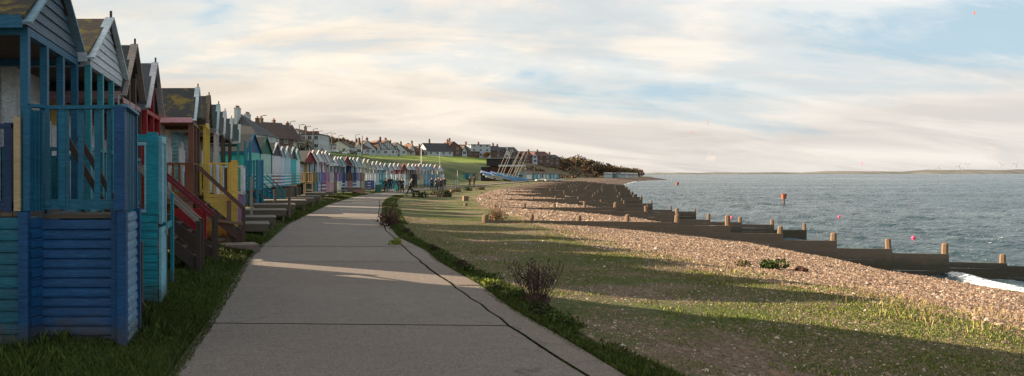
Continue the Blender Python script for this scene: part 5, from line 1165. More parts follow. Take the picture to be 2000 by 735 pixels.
# ------------------------------------------------------------------ vegetation
def leaf_mat(name, a_, b_):
    k = ('leaf', name)
    if k in _m: return _m[k]
    m, t, b = newmat(name); isl = N(t, 'ShaderNodeNewGeometry').outputs['Random Per Island']
    L(t, mixc(t, isl, a_, b_), b.inputs['Base Color']); b.inputs['Roughness'].default_value = .8; b.inputs['Specular IOR Level'].default_value = .15; _m[k] = m; return m
def crown_mesh(name, m, parent, lobes, n, size, seed=0):
    """leaf clumps spread through the volume of a few lobes"""
    r_ = np.random.default_rng(seed); V = []; Fc = []
    cs = np.array([l[:3] for l in lobes], float); rs = np.array([l[3] for l in lobes], float); pk = r_.choice(len(lobes), n, p=rs ** 2 / (rs ** 2).sum())
    d_ = r_.normal(size=(n, 3)); d_ /= np.linalg.norm(d_, axis=1)[:, None]; rad = rs[pk] * r_.uniform(.45, 1.08, n) ** .6
    c = cs[pk] + d_ * rad[:, None] * np.array([1, 1, .85]); a_ = r_.normal(size=(n, 3)); b_ = r_.normal(size=(n, 3))
    a_ /= np.linalg.norm(a_, axis=1)[:, None]; b_ -= (b_ * a_).sum(1)[:, None] * a_; b_ /= np.linalg.norm(b_, axis=1)[:, None]
    sz = size * r_.uniform(.5, 1.3, n)[:, None]
    V = np.stack([c - a_ * sz, c + b_ * sz * .7, c + a_ * sz, c - b_ * sz * .7], 1).reshape(-1, 3); Fc = np.arange(4 * n).reshape(-1, 4)
    o = fast_mesh(name, V, Fc, m); o.parent = parent; return o
BRT = leaf_mat('brown autumn foliage', (0.07, 0.042, 0.026), (0.17, 0.10, 0.055)); GRT = leaf_mat('dark foliage', (0.02, 0.028, 0.012), (0.06, 0.065, 0.025)); ORT = leaf_mat('russet foliage', (0.16, 0.07, 0.025), (0.30, 0.14, 0.05))
OLT = leaf_mat('olive brown foliage', (0.06, 0.048, 0.027), (0.15, 0.12, 0.06))
BRT2 = leaf_mat('grey brown twigs', (0.08, 0.06, 0.048), (0.16, 0.12, 0.09))
BARK = timber((0.07, 0.05, 0.035))
def tree(px, Y, ht, wd, lb, m, n=260, grp=None, z=None, seed=1, cat='tree', size=.55):
    X = (px - PX) * Y / F; t_ = thing('tree', lb, cat, (X, Y, (hz(X, Y) if z is None else z) - .2), 0, grp); rr = random.Random(seed)
    s = MB(); s.tube([(0, 0, -.5), (rr.uniform(-.1, .1), 0, ht * .3), (rr.uniform(-.3, .3), rr.uniform(-.2, .2), ht * .7)], [ht * .035, ht * .025, ht * .012], 6)
    for k in range(4):
        a_ = rr.uniform(0, 6.28); s.tube([(0, 0, ht * (.25 + .08 * k)), (math.cos(a_) * wd * .3, math.sin(a_) * wd * .3, ht * (.5 + .08 * k))], [ht * .015, ht * .007], 5)
    s.build('trunk', BARK, t_)
    lobes = [(rr.uniform(-.28, .28) * wd, rr.uniform(-.28, .28) * wd, ht * rr.uniform(.45, .85), wd * rr.uniform(.2, .34)) for _ in range(7)]
    crown_mesh('crown', m, t_, lobes, n, size, seed)
k = 0
rr = random.Random(5)
ordw = ['first', 'second', 'third', 'fourth', 'fifth', 'sixth', 'seventh', 'eighth', 'ninth', 'tenth', 'eleventh', 'twelfth', 'thirteenth', 'fourteenth', 'fifteenth', 'sixteenth', 'seventeenth', 'eighteenth', 'nineteenth', 'twentieth', 'twenty first', 'twenty second', 'twenty third', 'twenty fourth', 'twenty fifth', 'twenty sixth']
hp = [(1090, 318, 311), (1098, 318, 310), (1106, 319, 311), (1122, 322, 305), (1130, 322, 306), (1138, 323, 307), (1146, 324, 308), (1154, 325, 308), (1162, 327, 309), (1170, 328, 311), (1178, 329, 312), (1186, 330, 314), (1193, 331, 317), (1200, 332, 319), (1207, 333, 322), (1213, 334, 325), (1219, 336, 323), (1225, 337, 329), (1231, 339, 331), (1237, 341, 334), (1243, 343, 337), (1126, 330, 316), (1150, 332, 318), (1172, 335, 321), (1194, 339, 327)]
for k, (px, yb, yt) in enumerate(hp):
    Y = 470 + rr.uniform(-12, 12) if px < 1120 else 500 + rr.uniform(-15, 15)
    z0 = 2 + (343 - yb) * Y / F - 1; ht = (yb - yt) * Y / F + 2.2
    tree(px, Y, max(4, ht), rr.uniform(9, 13), '%s tree of the wooded headland, %s from the left' % (['olive brown', 'brown', 'grey brown'][(k * 7) % 3], ordw[k]), [OLT, BRT, BRT2][(k * 7) % 3], 520, 'trees of the wooded headland', min(z0, hz((px - PX) * Y / F, Y)), 30 + k, size=.6)
for k, px in enumerate((633, 641, 648, 654, 661, 670, 678, 684)):
    tree(px, 300 + 4 * k, 8.2 + rr.uniform(-.7, .7), rr.uniform(4.5, 6.0), 'bare brown crowned tree behind the parked cars, %s from the left' % ordw[k], [BRT, OLT][k % 2], 300, 'brown trees behind the parked cars', None, 60 + k, size=.5)
tree(955 - 6, 412, 4.0, 5.5, 'low russet tree against the clubhouse roof', ORT, 300, None, None, 77, size=.5)
# bare twiggy tree by the white gable
def bare(px, Y, ht, lb, z=None, seed=3, name='bare_tree', n0=5, col=BARK):
    X = (px - PX) * Y / F; s = MB(); rr = random.Random(seed)
    def br(p, d, l, r_, k):
        q = p + d * l; s.tube([p, q], [r_, r_ * .65], 4, False)
        if k > 0:
            for _ in range(3):
                dd = (d + Vector((rr.uniform(-.6, .6), rr.uniform(-.6, .6), rr.uniform(-.1, .45)))).normalized(); br(q, dd, l * rr.uniform(.6, .8), r_ * .6, k - 1)
    br(Vector((0, 0, -.2)), Vector((0, 0, 1)), ht * .3, ht * .02, n0 - 1); o = s.build(name, col); o.location = (X, Y, hz(X, Y) if z is None else z); tag(o, lb, 'tree'); return o
bare(549, 215, 7.8, 'leafless twiggy tree right of the white gable end')
# palm
Y = 128; X = (584 - PX) * Y / F; zg = hz(X, Y); zc_ = 2 + (343 - 283) * Y / F - zg
p_ = thing('palm_tree', 'dark palm with drooping fronds behind the turquoise huts', 'palm', (X, Y, zg), 0)
s = MB(); s.tube([(0, 0, -.3), (.05, 0, zc_ * .5), (0, 0, zc_)], [.28, .22, .2], 8); s.build('trunk', BARK, p_)
for cx in (0, 1.6):
    s = MB()
    for k in range(30):
        a_ = random.uniform(0, 6.28); el = random.uniform(-.5, 1.2); ln = random.uniform(1.2, 1.7); pr = None
        for q in range(6):
            t_ = q / 5; r_ = ln * t_; z_ = zc_ + math.sin(el) * r_ - t_ * t_ * .9; w_ = .16 * (1 - t_ * .7); c_ = Vector((cx + math.cos(a_) * r_ * max(.3, math.cos(el)), math.sin(a_) * r_ * max(.3, math.cos(el)), z_)); sd_ = Vector((-math.sin(a_), math.cos(a_), 0)) * w_
            i_ = len(s.v); s.v += [tuple(c_ - sd_ - Vector((0, 0, .06))), tuple(c_), tuple(c_ + sd_ - Vector((0, 0, .06)))]
            if pr is not None: s.f += [(pr, i_, i_ + 1, pr + 1), (pr + 1, i_ + 1, i_ + 2, pr + 2)]
            pr = i_
    s.build('fronds', flat('palm leaf', (0.035, 0.035, 0.015), .8), p_)

def blades(name, pts, hgt, wid, m, lean=.5, seed=1):
    """one grass blade (a bent two-face strip) per point"""
    r_ = np.random.default_rng(seed); n = len(pts); z = H(pts[:, 0], pts[:, 1]) - .01; a_ = r_.uniform(0, 6.28, n); h_ = hgt * r_.uniform(.4, 1.25, n); w_ = wid * r_.uniform(.6, 1.4, n)
    dx, dy = np.cos(a_), np.sin(a_); le = lean * h_ * r_.uniform(.2, 1.2, n); b_ = r_.uniform(0, 6.28, n); lx, ly = np.cos(b_) * le, np.sin(b_) * le
    P0 = np.stack([pts[:, 0] - dx * w_, pts[:, 1] - dy * w_, z], -1); P1 = np.stack([pts[:, 0] + dx * w_, pts[:, 1] + dy * w_, z], -1)
    P2 = np.stack([pts[:, 0] + lx * .4 + dx * w_ * .7, pts[:, 1] + ly * .4 + dy * w_ * .7, z + h_ * .6], -1); P3 = np.stack([pts[:, 0] + lx, pts[:, 1] + ly, z + h_ * .95], -1)
    V = np.stack([P0, P1, P2, P3], 1).reshape(-1, 3); return fast_mesh(name, V, np.arange(4 * n).reshape(-1, 4), m)
def scatter(n, y0, y1, fa, fb, seed, pw=1.7, bias=1.0, nz=0.0, nseed=3, ns=.9):
    r_ = np.random.default_rng(seed); u = r_.uniform(0, 1, n); y = y0 * (y1 / y0) ** (u ** (1 / 1.0)) ; t_ = r_.uniform(0, 1, n) ** bias; x = fa(y) * (1 - t_) + fb(y) * t_
    if nz: k = vn(x, y, ns, nseed) + .5 * vn(x, y, ns * .3, nseed + 1) > nz - r_.uniform(0, .25, n); x, y = x[k], y[k]
    return np.stack([x, y], -1)
GV = leaf_mat('verge grass', (0.018, 0.034, 0.007), (0.10, 0.125, 0.028)); GT = leaf_mat('turf grass', (0.055, 0.09, 0.014), (0.20, 0.22, 0.05)); GD = leaf_mat('dry grass', (0.16, 0.12, 0.05), (0.35, 0.28, 0.13))
e_ = lambda w_: (lambda y: I(TL, y) + w_)
tag(blades('verge_grass', scatter(150000, 5.2, 22, lambda y: np.minimum(-4.2 + 0 * y, I(TL, y) - 1.2), e_(.10), 1, bias=.8), .075, .007, GV, seed=1), kind='stuff')
tag(blades('verge_grass', scatter(30000, 20, 70, lambda y: I(TL, y) - 2.2, e_(.12), 2, bias=.8), .10, .014, GV, seed=2), kind='stuff')
tag(blades('path_side_grass', scatter(60000, 5.2, 30, lambda y: I(TR, y) - .04, lambda y: I(TR, y) + .62, 3, bias=1.9, nz=-.12, ns=.6), .065, .007, GV, seed=3), kind='stuff')
tag(blades('path_side_grass', scatter(20000, 28, 66, lambda y: I(TR, y) - .1, lambda y: I(TR, y) + .9, 4, bias=1.7, nz=-.15), .10, .014, GV, seed=4), kind='stuff')
tag(blades('turf_grass', scatter(210000, 6.5, 34, lambda y: I(TR, y) + .3, lambda y: I(TB, y) + .8, 5, nz=-.02, ns=1.7, nseed=11), .028, .007, GT, seed=5), kind='stuff')
tag(blades('turf_grass', scatter(30000, 9, 60, lambda y: I(TB, y) - 1.6, lambda y: I(TB, y) + .9, 6, nz=.12, ns=1.1, nseed=15), .055, .007, GT, seed=6), kind='stuff')
tag(blades('dry_grass', scatter(5000, 9, 40, lambda y: I(TB, y) - 1.5, lambda y: I(TB, y) + 1.2, 7, nz=.15, ns=1.4, nseed=18), .13, .003, GD, lean=.35, seed=7), kind='stuff')
tag(blades('crack_weed', scatter(34000, 5, 50, lambda y: I(TC, y) - .05, lambda y: I(TC, y) + .05, 8, nz=-.1, ns=.6, nseed=22), .05, .007, GV, seed=8), kind='stuff')

tag(blades('creeping_grass', scatter(60000, 5.2, 30, lambda y: I(TL, y) - .1, lambda y: I(TL, y) + .34, 41, bias=1.6, nz=.02, ns=.5, nseed=33), .032, .006, GV, seed=9), kind='stuff')
tag(blades('creeping_grass', scatter(50000, 5.2, 30, lambda y: I(TR, y) + .05, lambda y: I(TR, y) - .30, 42, bias=1.6, nz=.05, ns=.5, nseed=37), .032, .006, GV, seed=10), kind='stuff')
tag(blades('turf_tufts', scatter(42000, 6.2, 26, lambda y: I(TR, y) + .4, lambda y: I(TB, y) + .3, 51, nz=.22, ns=.55, nseed=44), .055, .006, GT, seed=12), kind='stuff')
tag(blades('verge_tufts', scatter(30000, 5.2, 20, lambda y: np.minimum(-4.2 + 0 * y, I(TL, y) - 1.2), e_(-.05), 52, bias=.8, nz=.22, ns=.4, nseed=47), .15, .006, GV, seed=13), kind='stuff')
# loose pebbles
def pebbles(name, pts, size, m, seed=1, lift=.25):
    r_ = np.random.default_rng(seed); n = len(pts); z = H(pts[:, 0], pts[:, 1]); s_ = size * r_.lognormal(0, .35, n)
    base = np.array([[1, 0, 0], [.3, .9, 0], [-.8, .55, 0], [-.8, -.55, 0], [.3, -.9, 0], [0.05, .1, 1.0]]); a_ = r_.uniform(0, 6.28, n); ca, sa = np.cos(a_), np.sin(a_)
    bx = base[None, :, 0] * r_.uniform(.7, 1.25, (n, 6)); by = base[None, :, 1] * r_.uniform(.6, 1.1, (n, 6)); bz = base[None, :, 2] * r_.uniform(.35, .7, n)[:, None]
    X = (bx * ca[:, None] - by * sa[:, None]) * s_[:, None] + pts[:, :1]; Y_ = (bx * sa[:, None] + by * ca[:, None]) * s_[:, None] + pts[:, 1:]; Z = bz * s_[:, None] + z[:, None] + (base[None, :, 2] - .3) * s_[:, None] * lift
    V = np.stack([X, Y_, Z], -1).reshape(-1, 3); k = np.arange(n)[:, None] * 6; tri = np.array([[0, 1, 5], [1, 2, 5], [2, 3, 5], [3, 4, 5], [4, 0, 5]])
    Fc = (k[:, :, None] + tri[None]).reshape(-1, 3); return fast_mesh(name, V, Fc, m)
m, t, b = newmat('pebbles'); isl = N(t, 'ShaderNodeNewGeometry').outputs['Random Per Island']
L(t, ramp(t, isl, [(0.0, (0.07, 0.042, 0.028)), (0.3, (0.17, 0.10, 0.06)), (0.6, (0.26, 0.165, 0.105)), (0.85, (0.36, 0.25, 0.175)), (1.0, (0.52, 0.44, 0.36))]), b.inputs['Base Color']); b.inputs['Roughness'].default_value = .7; PBM = m
tag(pebbles('beach_pebbles', scatter(210000, 9, 45, lambda y: I(TB, y) - .3, lambda y: I(TW, y) - .6, 11), .024, PBM, 1), kind='stuff')
tag(pebbles('beach_pebbles', scatter(34000, 30, 100, lambda y: I(TB, y), lambda y: I(TW, y) - .6, 12), .06, PBM, 2), kind='stuff')
m, t, b = newmat('brown stones'); isl = N(t, 'ShaderNodeNewGeometry').outputs['Random Per Island']
L(t, ramp(t, isl, [(0.0, (0.05, 0.032, 0.024)), (0.6, (0.15, 0.095, 0.065)), (0.95, (0.22, 0.15, 0.105)), (0.97, (0.4, 0.33, 0.28)), (1.0, (0.5, 0.44, 0.39))]), b.inputs['Base Color']); b.inputs['Roughness'].default_value = .8
tag(pebbles('turf_stones', scatter(70000, 6.3, 32, lambda y: I(TR, y) + .4, lambda y: I(TB, y) + .4, 13, nz=-.1, ns=1.7, nseed=12), .013, m, 3), kind='stuff')
tag(pebbles('scattered_stones', scatter(1600, 6.3, 30, lambda y: I(TR, y) + .4, lambda y: I(TB, y) + .4, 14), .026, m, 9, .1), kind='stuff')
r_ = np.random.default_rng(4); pts = np.stack([r_.normal(.18, .34, 260), r_.normal(13.2, .35, 260)], -1); pts[:, 0] = np.minimum(pts[:, 0] - .35, I(TL, pts[:, 1]) + .05)
m2 = leaf_mat('pale cobbles', (0.10, 0.08, 0.065), (0.28, 0.24, 0.20)); tag(pebbles('cobbles', pts, .034, m2, 5, .6), kind='stuff')
pts = np.stack([r_.normal(-1.15, .18, 160), r_.normal(8.9, .5, 160)], -1); tag(pebbles('cobbles', pts, .022, m2, 6, .5), kind='stuff')

# individual plants along the path edge
def clump(name, x, y, ht, wd, n, m, lb, size=.03, seed=1, cat='weed', grp=None, stalk=0, sm=None, lobes=None):
    t_ = thing(name, lb, cat, (x, y, hz(x, y) - .02), 0, grp); rr = random.Random(seed)
    lb_ = lobes or [(rr.uniform(-.3, .3) * wd, rr.uniform(-.3, .3) * wd, ht * rr.uniform(.15, .55), wd * rr.uniform(.22, .36)) for _ in range(6)]
    crown_mesh('leaves', m, t_, lb_, n, size, seed)
    if stalk:
        s = MB()
        for k in range(stalk):
            a_ = rr.uniform(0, 6.28); q = rr.uniform(.1, .6) * wd; h_ = ht * rr.uniform(.7, 1.25); p1 = Vector((math.cos(a_) * q * .3, math.sin(a_) * q * .3, 0)); p2 = Vector((math.cos(a_) * q, math.sin(a_) * q, h_))
            s.tube([p1, (p1 + p2) / 2 + Vector((rr.uniform(-.03, .03), 0, .03)), p2], [.006, .005, .004], 4, False)
            for e in range(7):
                c_ = p1.lerp(p2, .45 + .09 * e); d_ = Vector((rr.uniform(-1, 1), rr.uniform(-1, 1), .9)).normalized() * rr.uniform(.04, .11); s.tube([c_, c_ + d_], [.004, .008], 3, False)
        s.build('stalks', sm, t_)
    return t_
DOCK = flat('dead dock stalk', (0.05, 0.024, 0.02), .85, var=.3); LG = leaf_mat('low leaves', (0.025, 0.045, 0.012), (0.07, 0.10, 0.025)); LYG = leaf_mat('bright leaves', (0.10, 0.14, 0.02), (0.26, 0.28, 0.05)); RDB = leaf_mat('purple brown stems', (0.05, 0.025, 0.022), (0.12, 0.065, 0.05))
Y = 10.6; clump('dock_plant', (1048 - PX) * Y / F, Y, .56, .85, 300, RDB, 'dead reddish dock plant with upright seed stalks beside the path', .02, 3, 'plant', None, 40, DOCK, lobes=[(0, 0, .08, .13), (.12, .05, .08, .10), (-.12, 0, .08, .10)])
Y = 12.4; clump('weed', (957 - PX) * Y / F, Y, .12, .35, 420, LYG, 'sunlit yellow green weed at the end of the light streak', .022, 4, lobes=[(-.08, 0, .04, .10), (.08, .03, .04, .10), (.0, .05, .05, .1)])
Y = 19.6; clump('weed', (772 - PX) * Y / F, Y, .3, .4, 350, LYG, 'yellow green leafy weed high on the path edge', .035, 5)
Y = 26.5; clump('shrub', (761 - PX) * Y / F, Y, .75, .9, 900, RDB, 'reddish brown bush on the path edge before the walkers', .035, 6, 'shrub', None, 26, DOCK)
Y = 17.3; X = (1505 - PX) * 16.6 / F; clump('shrub', X, 16.6, .34, .55, 600, LG, 'green leafy shrub alone on the shingle edge', .035, 7, 'shrub'); clump('shrub', X + .45, 16.2, .2, .3, 200, RDB, 'small brown shrub at the right of the green one', .03, 8, 'shrub'); clump('shrub', X - .5, 16.8, .22, .45, 260, OLT, 'low dull shrub at the left of the green one', .03, 9, 'shrub')
Y = 31.2; clump('shrub', (966 - PX) * Y / F, Y, .75, .9, 500, leaf_mat('rusty twigs', (0.10, 0.06, 0.03), (0.24, 0.14, 0.07)), 'rusty twiggy bush growing against the land end of the nearest groyne', .04, 10, 'shrub', None, 30, flat('rusty stalk', (0.16, 0.09, 0.05)))
rr = random.Random(12); wp_ = [9.1, 9.7, 10.0, 11.2, 11.9, 13.2, 14.1, 15.0, 15.9, 16.8, 17.9, 18.8, 20.8, 22.2, 23.6, 25.0, 28.2]
for k, y in enumerate(wp_):
    x = float(I(TR, y)) + .22 + rr.uniform(-.05, .3)
    clump('weed', x, y, rr.uniform(.08, .20), rr.uniform(.22, .5), 300, [LG, GRT, LG][k % 3], 'dark leafy weed clump on the path edge, %s away from the camera' % ordw[k], .024, 20 + k, grp='weed clumps along the path edge', stalk=(8 if k % 4 == 2 else 0), sm=DOCK)
for k, (px, Y) in enumerate(((868, 74), (891, 84), (915, 90), (940, 96), (878, 66), (852, 70), (820, 63))):
    x = (px - PX) * Y / F; clump('shrub', x, Y, .5, 1.3, 220, [GRT, OLT][k % 2], 'dark low bush in the rough grass by the far path, %s of seven' % ordw[k], .10, 40 + k, 'shrub', 'low bushes by the far path')
# scrub on the far slope
r_ = np.random.default_rng(9); n = 5000; yy_ = r_.uniform(250, 540, n); tt = r_.uniform(-.1, 1.0, n); xx_ = I(TE, yy_) * tt + I(TT, yy_) * (1 - tt); kk = (vn(xx_, yy_, 12, 4) + .5 * vn(xx_, yy_, 4, 5) > .0) & (xx_ / yy_ > .385); xx_, yy_ = xx_[kk], yy_[kk]; n = len(xx_)
zz = H(xx_, yy_); a_ = r_.normal(size=(n, 3)); b_ = r_.normal(size=(n, 3)); c = np.stack([xx_, yy_, zz + r_.uniform(.1, 1.2, n)], -1); a_ /= np.linalg.norm(a_, axis=1)[:, None]; b_ /= np.linalg.norm(b_, axis=1)[:, None]; sz = r_.uniform(.3, .9, n)[:, None]
tag(fast_mesh('scrub', np.stack([c - a_ * sz, c + b_ * sz * .7, c + a_ * sz, c - b_ * sz * .7], 1).reshape(-1, 3), np.arange(4 * n).reshape(-1, 4), leaf_mat('scrub', (0.045, 0.028, 0.020), (0.10, 0.062, 0.038))), kind='stuff')

# ------------------------------------------------------------------ people and dogs
def skinmesh(name, verts, edges, radii, m, parent, root=0, sub=1):
    me = bpy.data.meshes.new(name); me.from_pydata([tuple(v) for v in verts], edges, []); me.materials.append(m)
    o = bpy.data.objects.new(name, me); COL.objects.link(o); o.parent = parent
    sk = o.modifiers.new('skin', 'SKIN'); sk.use_smooth_shade = True
    if not me.skin_vertices: me.attributes.new
    for k_, sv in enumerate(me.skin_vertices[0].data): sv.radius = (radii[k_][0], radii[k_][1]) if isinstance(radii[k_], tuple) else (radii[k_], radii[k_]); sv.use_root = (k_ == root)
    ss = o.modifiers.new('sub', 'SUBSURF'); ss.levels = sub; ss.render_levels = sub
    return o
SKIN = flat('skin', (0.38, 0.22, 0.16), .6, var=.05)
def person(lb, X, Y, rz, coat, legs, hair=(0.05, 0.03, 0.02), stride=.18, lean=0.0, arms=(0.0, 0.0), hgt=1.72, hat=None, long_coat=False, z=None):
    p = thing('person', lb, 'person', (X, Y, (hz(X, Y) if z is None else z)), rz); s_ = hgt / 1.75
    def V3(x, y, z_): return Vector((x + lean * max(0, z_ - .9), y, z_)) * s_      # +x is the way they face
    hip = V3(0, 0, .93); sp = V3(.0, 0, 1.15); ch = V3(0, 0, 1.34); nk = V3(.01, 0, 1.48); hd = V3(.03, 0, 1.60); tp = V3(.02, 0, 1.71)
    v = [hip, sp, ch, nk, hd, tp]; e = [(0, 1), (1, 2), (2, 3), (3, 4), (4, 5)]; r = [(.13, .10), (.12, .10), (.15, .10), (.055, .055), (.085, .09), (.06, .065)]
    legsv = {}; armv = {}
    for sg in (-1, 1):
        st = stride * sg; h_ = V3(0, .09 * sg, .90); kn = V3(st * .55 + .03, .10 * sg, .49); an = V3(st - .02 * (1 if sg < 0 else 0), .10 * sg, .09 + (.05 if sg < 0 and stride > .1 else 0)); to = V3(st + .17, .11 * sg, .04)
        i_ = len(v); v += [h_, kn, an, to]; e += [(0, i_), (i_, i_ + 1), (i_ + 1, i_ + 2), (i_ + 2, i_ + 3)]; r += [(.085, .085), (.055, .055), (.038, .038), (.035, .03)]; legsv[sg] = (h_, kn, an, to)
        sw = arms[0 if sg < 0 else 1]; sh = V3(0, .19 * sg, 1.41); el = V3(-.04 + sw * .5, .23 * sg, 1.14); wr = V3(.06 + sw, .22 * sg, .92 + abs(sw) * .35); hn = wr + Vector((.03 + sw * .1, 0, -.07)) * s_
        i_ = len(v); v += [sh, el, wr, hn]; e += [(2, i_), (i_, i_ + 1), (i_ + 1, i_ + 2), (i_ + 2, i_ + 3)]; r += [(.06, .06), (.042, .042), (.026, .026), (.03, .016)]; armv[sg] = (sh, el, wr)
        for f in range(4):
            i2 = len(v); v += [hn + Vector((-.018 + .013 * f, 0, -.05 - .012 * (1.5 - abs(f - 1.5)))) * s_]; e += [(i_ + 3, i2)]; r += [(.008, .008)]
        i2 = len(v); v += [wr + Vector((.055, 0, -.06)) * s_]; e += [(i_ + 3, i2)]; r += [(.009, .009)]
    skinmesh('body', v, e, [tuple(q * s_ for q in rr_) for rr_ in r], SKIN, p, 0, 1)
    cm = flat('coat', coat, .8); lm = flat('trousers', legs, .85)
    v = [hip - Vector((0, 0, .08 if not long_coat else .35)), hip, sp, ch, nk - Vector((0, 0, .02))]; e = [(0, 1), (1, 2), (2, 3), (3, 4)]; r = [(.17 if not long_coat else .2, .14), (.165, .135), (.155, .13), (.185, .13), (.08, .08)]
    for sg in (-1, 1):
        i_ = len(v); v += list(armv[sg]); e += [(3, i_), (i_, i_ + 1), (i_ + 1, i_ + 2)]; r += [(.085, .085), (.062, .062), (.045, .045)]
    skinmesh('coat', v, e, [tuple(q * s_ for q in rr_) for rr_ in r], cm, p, 1, 1)
    v = [hip]; e = []; r = [(.145, .115)]
    for sg in (-1, 1):
        h_, kn, an, to = legsv[sg]; i_ = len(v); v += [h_, kn, an + Vector((0, 0, .03))]; e += [(0, i_), (i_, i_ + 1), (i_ + 1, i_ + 2)]; r += [(.10, .10), (.07, .07), (.058, .058)]
    skinmesh('trousers', v, e, [tuple(q * s_ for q in rr_) for rr_ in r], lm, p, 0, 1)
    for sg in (-1, 1):
        h_, kn, an, to = legsv[sg]; skinmesh('shoe', [an, an + Vector((-.03, 0, -.06)), to + Vector((.02, 0, 0))], [(0, 1), (1, 2)], [(.05, .05), (.048, .04), (.045, .035)], flat('shoe', (0.02, 0.018, 0.016), .6), p, 1, 1)
    skinmesh('hair' if not hat else 'hat', [hd + Vector((-.03, 0, .03)), tp + Vector((-.015, 0, .012))], [(0, 1)], [(.092, .095), (.085, .09)], flat('hair' if not hat else 'hat', hat or hair, .9), p, 0, 1)
    s = MB(); f = hd + Vector((.085, 0, -.01)); s.tube([f + Vector((0, 0, .02)), f + Vector((.03, 0, -.02))], [.008, .015], 5)
    s.box(f.x - .004, f.x + .004, -.045, -.02, f.z + .015, f.z + .028); s.box(f.x - .004, f.x + .004, .02, .045, f.z + .015, f.z + .028); s.box(f.x - .004, f.x + .003, -.022, .022, f.z - .055, f.z - .045); s.build('face', flat('face', (0.2, 0.10, 0.08), .6), p)
    return p
DK = (0.012, 0.012, 0.016); NV = (0.015, 0.025, 0.06); GY = (0.05, 0.05, 0.055)
def pp_(px, yb, ht_px, lb, rz=90, hgt=None, **k):
    Y = 2.05 * F / (yb - 342); Y = min(Y, 135); X = (px - PX) * Y / F; hg = hgt or 1.72; return person(lb, X, Y, R(rz), hgt=hg, **k)
pp_(754, 376.5, 24, 'person in dark coat standing at the left of the group, turned to the huts', 100, coat=DK, legs=DK, stride=.08, arms=(.1, .2))
pp_(762.5, 376, 25, 'tall person in black coat standing with arms down in front of the teal hut', 85, coat=DK, legs=NV, stride=.1, hgt=1.85)
pp_(777, 378.5, 23, 'person in dark coat holding a small turquoise bag', 80, coat=GY, legs=DK, hair=(0.1, 0.07, 0.04), stride=.12)
pp_(785.5, 379.5, 24, 'person in long black coat walking beside the one with the bag', 95, coat=DK, legs=DK, stride=.15, long_coat=True)
pp_(800, 383, 30, 'person in black striding and leaning forward beside the dog', 0, coat=DK, legs=DK, stride=.36, lean=.30, arms=(.35, -.25), hat=(0.16, 0.14, 0.12), hgt=1.75)
pp_(843.5, 372.5, 20, 'person in blue jacket at the left of the distant group', 95, coat=NV, legs=DK, stride=.16)
pp_(852, 374.5, 20, 'person in dark grey coat second from left in the distant group', 100, coat=GY, legs=NV, stride=.14, arms=(.1, -.1))
pp_(857, 373, 22, 'taller person in black jacket in the middle of the distant group', 80, coat=DK, legs=GY, stride=.1, hgt=1.82)
pp_(861.5, 375, 20, 'person in black walking at the front of the distant group', 90, coat=DK, legs=DK, stride=.2)
pp_(868, 370.5, 18, 'person in dark top at the right of the distant group near the white dog', 90, coat=(0.03, 0.02, 0.02), legs=NV, stride=.1)
pp_(917.5, 364.5, 13, 'far person in brown walking past the grass slope', 60, coat=(0.08, 0.05, 0.03), legs=DK, stride=.2)
pp_(926, 364, 13, 'far person in dark clothes right of the one in brown', 60, coat=DK, legs=DK, stride=.2)
Y = 72; X = (777 - PX) * Y / F; s = MB(); s.box(-.03, .03, -.2, .2, -.18, .18); s.tube([(0, -.12, .18), (0, -.08, .32), (0, .08, .32), (0, .12, .18)], .012, 5); o = s.build('shopping_bag', flat('turquoise bag', (0.02, 0.30, 0.28), .6)); o.location = (X - .3, Y - .6, .62); o.rotation_euler.z = R(80); tag(o, 'turquoise bag hanging from the hand of the person in grey', 'bag')
def dog(lb, px, Y, rz, ht, col, col2=None):
    X = (px - PX) * Y / F; d_ = thing('dog', lb, 'dog', (X, Y, hz(X, Y)), R(rz)); q = ht / .5
    v = [(0, 0, .40), (.22, 0, .39), (-.24, 0, .41), (.34, 0, .50), (.42, 0, .60), (.56, 0, .57), (-.36, 0, .44), (-.50, 0, .56)]; e = [(0, 1), (0, 2), (1, 3), (3, 4), (4, 5), (2, 6), (6, 7)]; r = [(.09, .10), (.10, .125), (.085, .09), (.06, .065), (.065, .065), (.03, .028), (.03, .03), (.015, .015)]
    for sg in (-1, 1):
        i_ = len(v); v += [(.24, .08 * sg, .30), (.25, .08 * sg, .14), (.26, .08 * sg, .02)]; e += [(1, i_), (i_, i_ + 1), (i_ + 1, i_ + 2)]; r += [(.045, .05), (.025, .025), (.028, .022)]
        i_ = len(v); v += [(-.24, .09 * sg, .30), (-.33, .09 * sg, .16), (-.28, .09 * sg, .02)]; e += [(2, i_), (i_, i_ + 1), (i_ + 1, i_ + 2)]; r += [(.06, .07), (.026, .026), (.028, .022)]
    skinmesh('body', [Vector(p) * q for p in v], e, [(a_ * q, b_ * q) for a_, b_ in r], flat('fur', col, .9), d_, 0, 1)
    for sg in (-1, 1): s = MB(); s.prism([(.36 * q, .64 * q), (.42 * q, .66 * q), (.38 * q, .75 * q)], sg * .04 * q, sg * .065 * q, 'y'); s.build('ear', flat('fur', col2 or col, .9), d_)
    if col2: skinmesh('chest_patch', [Vector((.30, 0, .40)) * q, Vector((.26, 0, .30)) * q], [(0, 1)], [(.07 * q, .07 * q), (.06 * q, .06 * q)], flat('white fur', (.5, .5, .5), .9), d_, 0, 1)
dog('black and white dog beside the leaning walker', 813, 68.5, 160, .55, (0.02, 0.02, 0.02), (0.02, 0.02, 0.02))
dog('small white dog at the feet of the tall person in black', 766, 78.5, 10, .34, (0.55, 0.53, 0.5)); dog('small pale dog sniffing left of the white dog', 758.5, 79.5, 190, .32, (0.42, 0.4, 0.38)); dog('small white dog right of the distant group', 869.5, 97, 60, .36, (0.5, 0.5, 0.5))
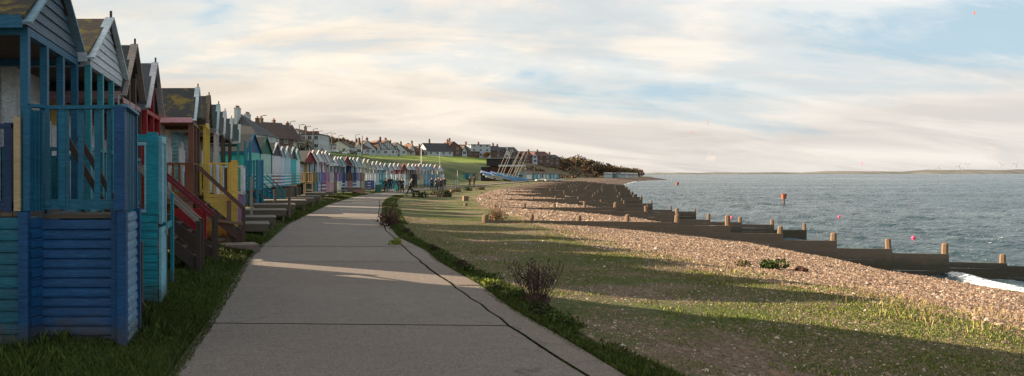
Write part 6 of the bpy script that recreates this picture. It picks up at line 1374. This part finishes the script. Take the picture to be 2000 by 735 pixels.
# litter bin, lifebuoy stand, bench
Y = 77; X = (738.5 - PX) * Y / F; b_ = thing('litter_bin', 'dark green litter bin with a pale hood beside the huts', 'bin', (X, Y, hz(X, Y)), .1)
s = MB(); s.box(-.28, .28, -.25, .25, 0, .85); s.build('bin_body', flat('green paint', (0.01, 0.09, 0.06), .5), b_); s = MB(); s.box(-.3, .3, -.27, .27, .95, 1.06)
for x_ in (-.27, .25):
    for y_ in (-.25, .23): s.box(x_, x_ + .02, y_, y_ + .02, .85, .95)
s.build('hood', flat('pale hood', (0.32, 0.42, 0.40), .5), b_)
Y = 112; X = (892 - PX) * Y / F; b_ = thing('lifebuoy_stand', 'green lifebuoy stand with post by the far path', 'stand', (X, Y, hz(X, Y)), -.3)
s = MB(); s.box(-.05, .05, -.05, .05, 0, 1.9); s.box(-.4, -.34, -.05, .05, 0, 1.3); s.box(.34, .4, -.05, .05, 0, 1.3); s.box(-.4, .4, -.05, .05, 1.25, 1.32); s.build('frame', flat('green frame', (0.03, 0.2, 0.1), .5), b_); s = MB()
pts = [(.26 * math.cos(R(a_)), -.08, .85 + .26 * math.sin(R(a_))) for a_ in range(0, 361, 30)]; s.tube(pts, .06, 8, False); s.build('lifebuoy', flat('pale ring', (0.45, 0.5, 0.42), .5), b_)
Y = 80; X = (747 - PX) * Y / F; b_ = thing('bench', 'dark bench with brown coat on it left of the standing group', 'bench', (X, Y, hz(X, Y)), R(-10))
s = MB(); 
for k in range(4): s.box(-.25 + .12 * k, -.16 + .12 * k, -.7, .7, .43, .46)
s.build('seat', timber(DKBROWN), b_); s = MB()
for k in range(3): s.box(-.32, -.29, -.7, .7, .55 + .13 * k, .64 + .13 * k)
s.build('backrest', timber(DKBROWN), b_)
for x_ in (-.3, .16):
    for y_ in (-.62, .56): s = MB(); s.box(x_, x_ + .06, y_, y_ + .06, -.05, .43 if x_ > 0 else .9); s.build('leg', timber(DKBROWN), b_)

X = (1067 - PX) * 4000 / F; s = MB()
pa = Vector(((1018 - PX) * 4000 / F, 4000, 2 + (342 + 2) * 4000 / F)); pb = Vector(((1116 - PX) * 4000 / F, 4000, 2 + (342 - 26) * 4000 / F))
s.tube([pa - (pb - pa) * .6, pa, pa.lerp(pb, .5), pb], [1.5, 1.4, 1.1, .6], 16); m, t, b = newmat('vapour'); tr_ = N(t, 'ShaderNodeBsdfTranslucent'); tr_.inputs[0].default_value = (.7, .7, .7, 1); L(t, tr_.outputs[0], t.nodes['Material Output'].inputs[0])
tag(s.build('contrail', m), 'thin white vapour trail slanting down at the top of the sky', 'contrail')
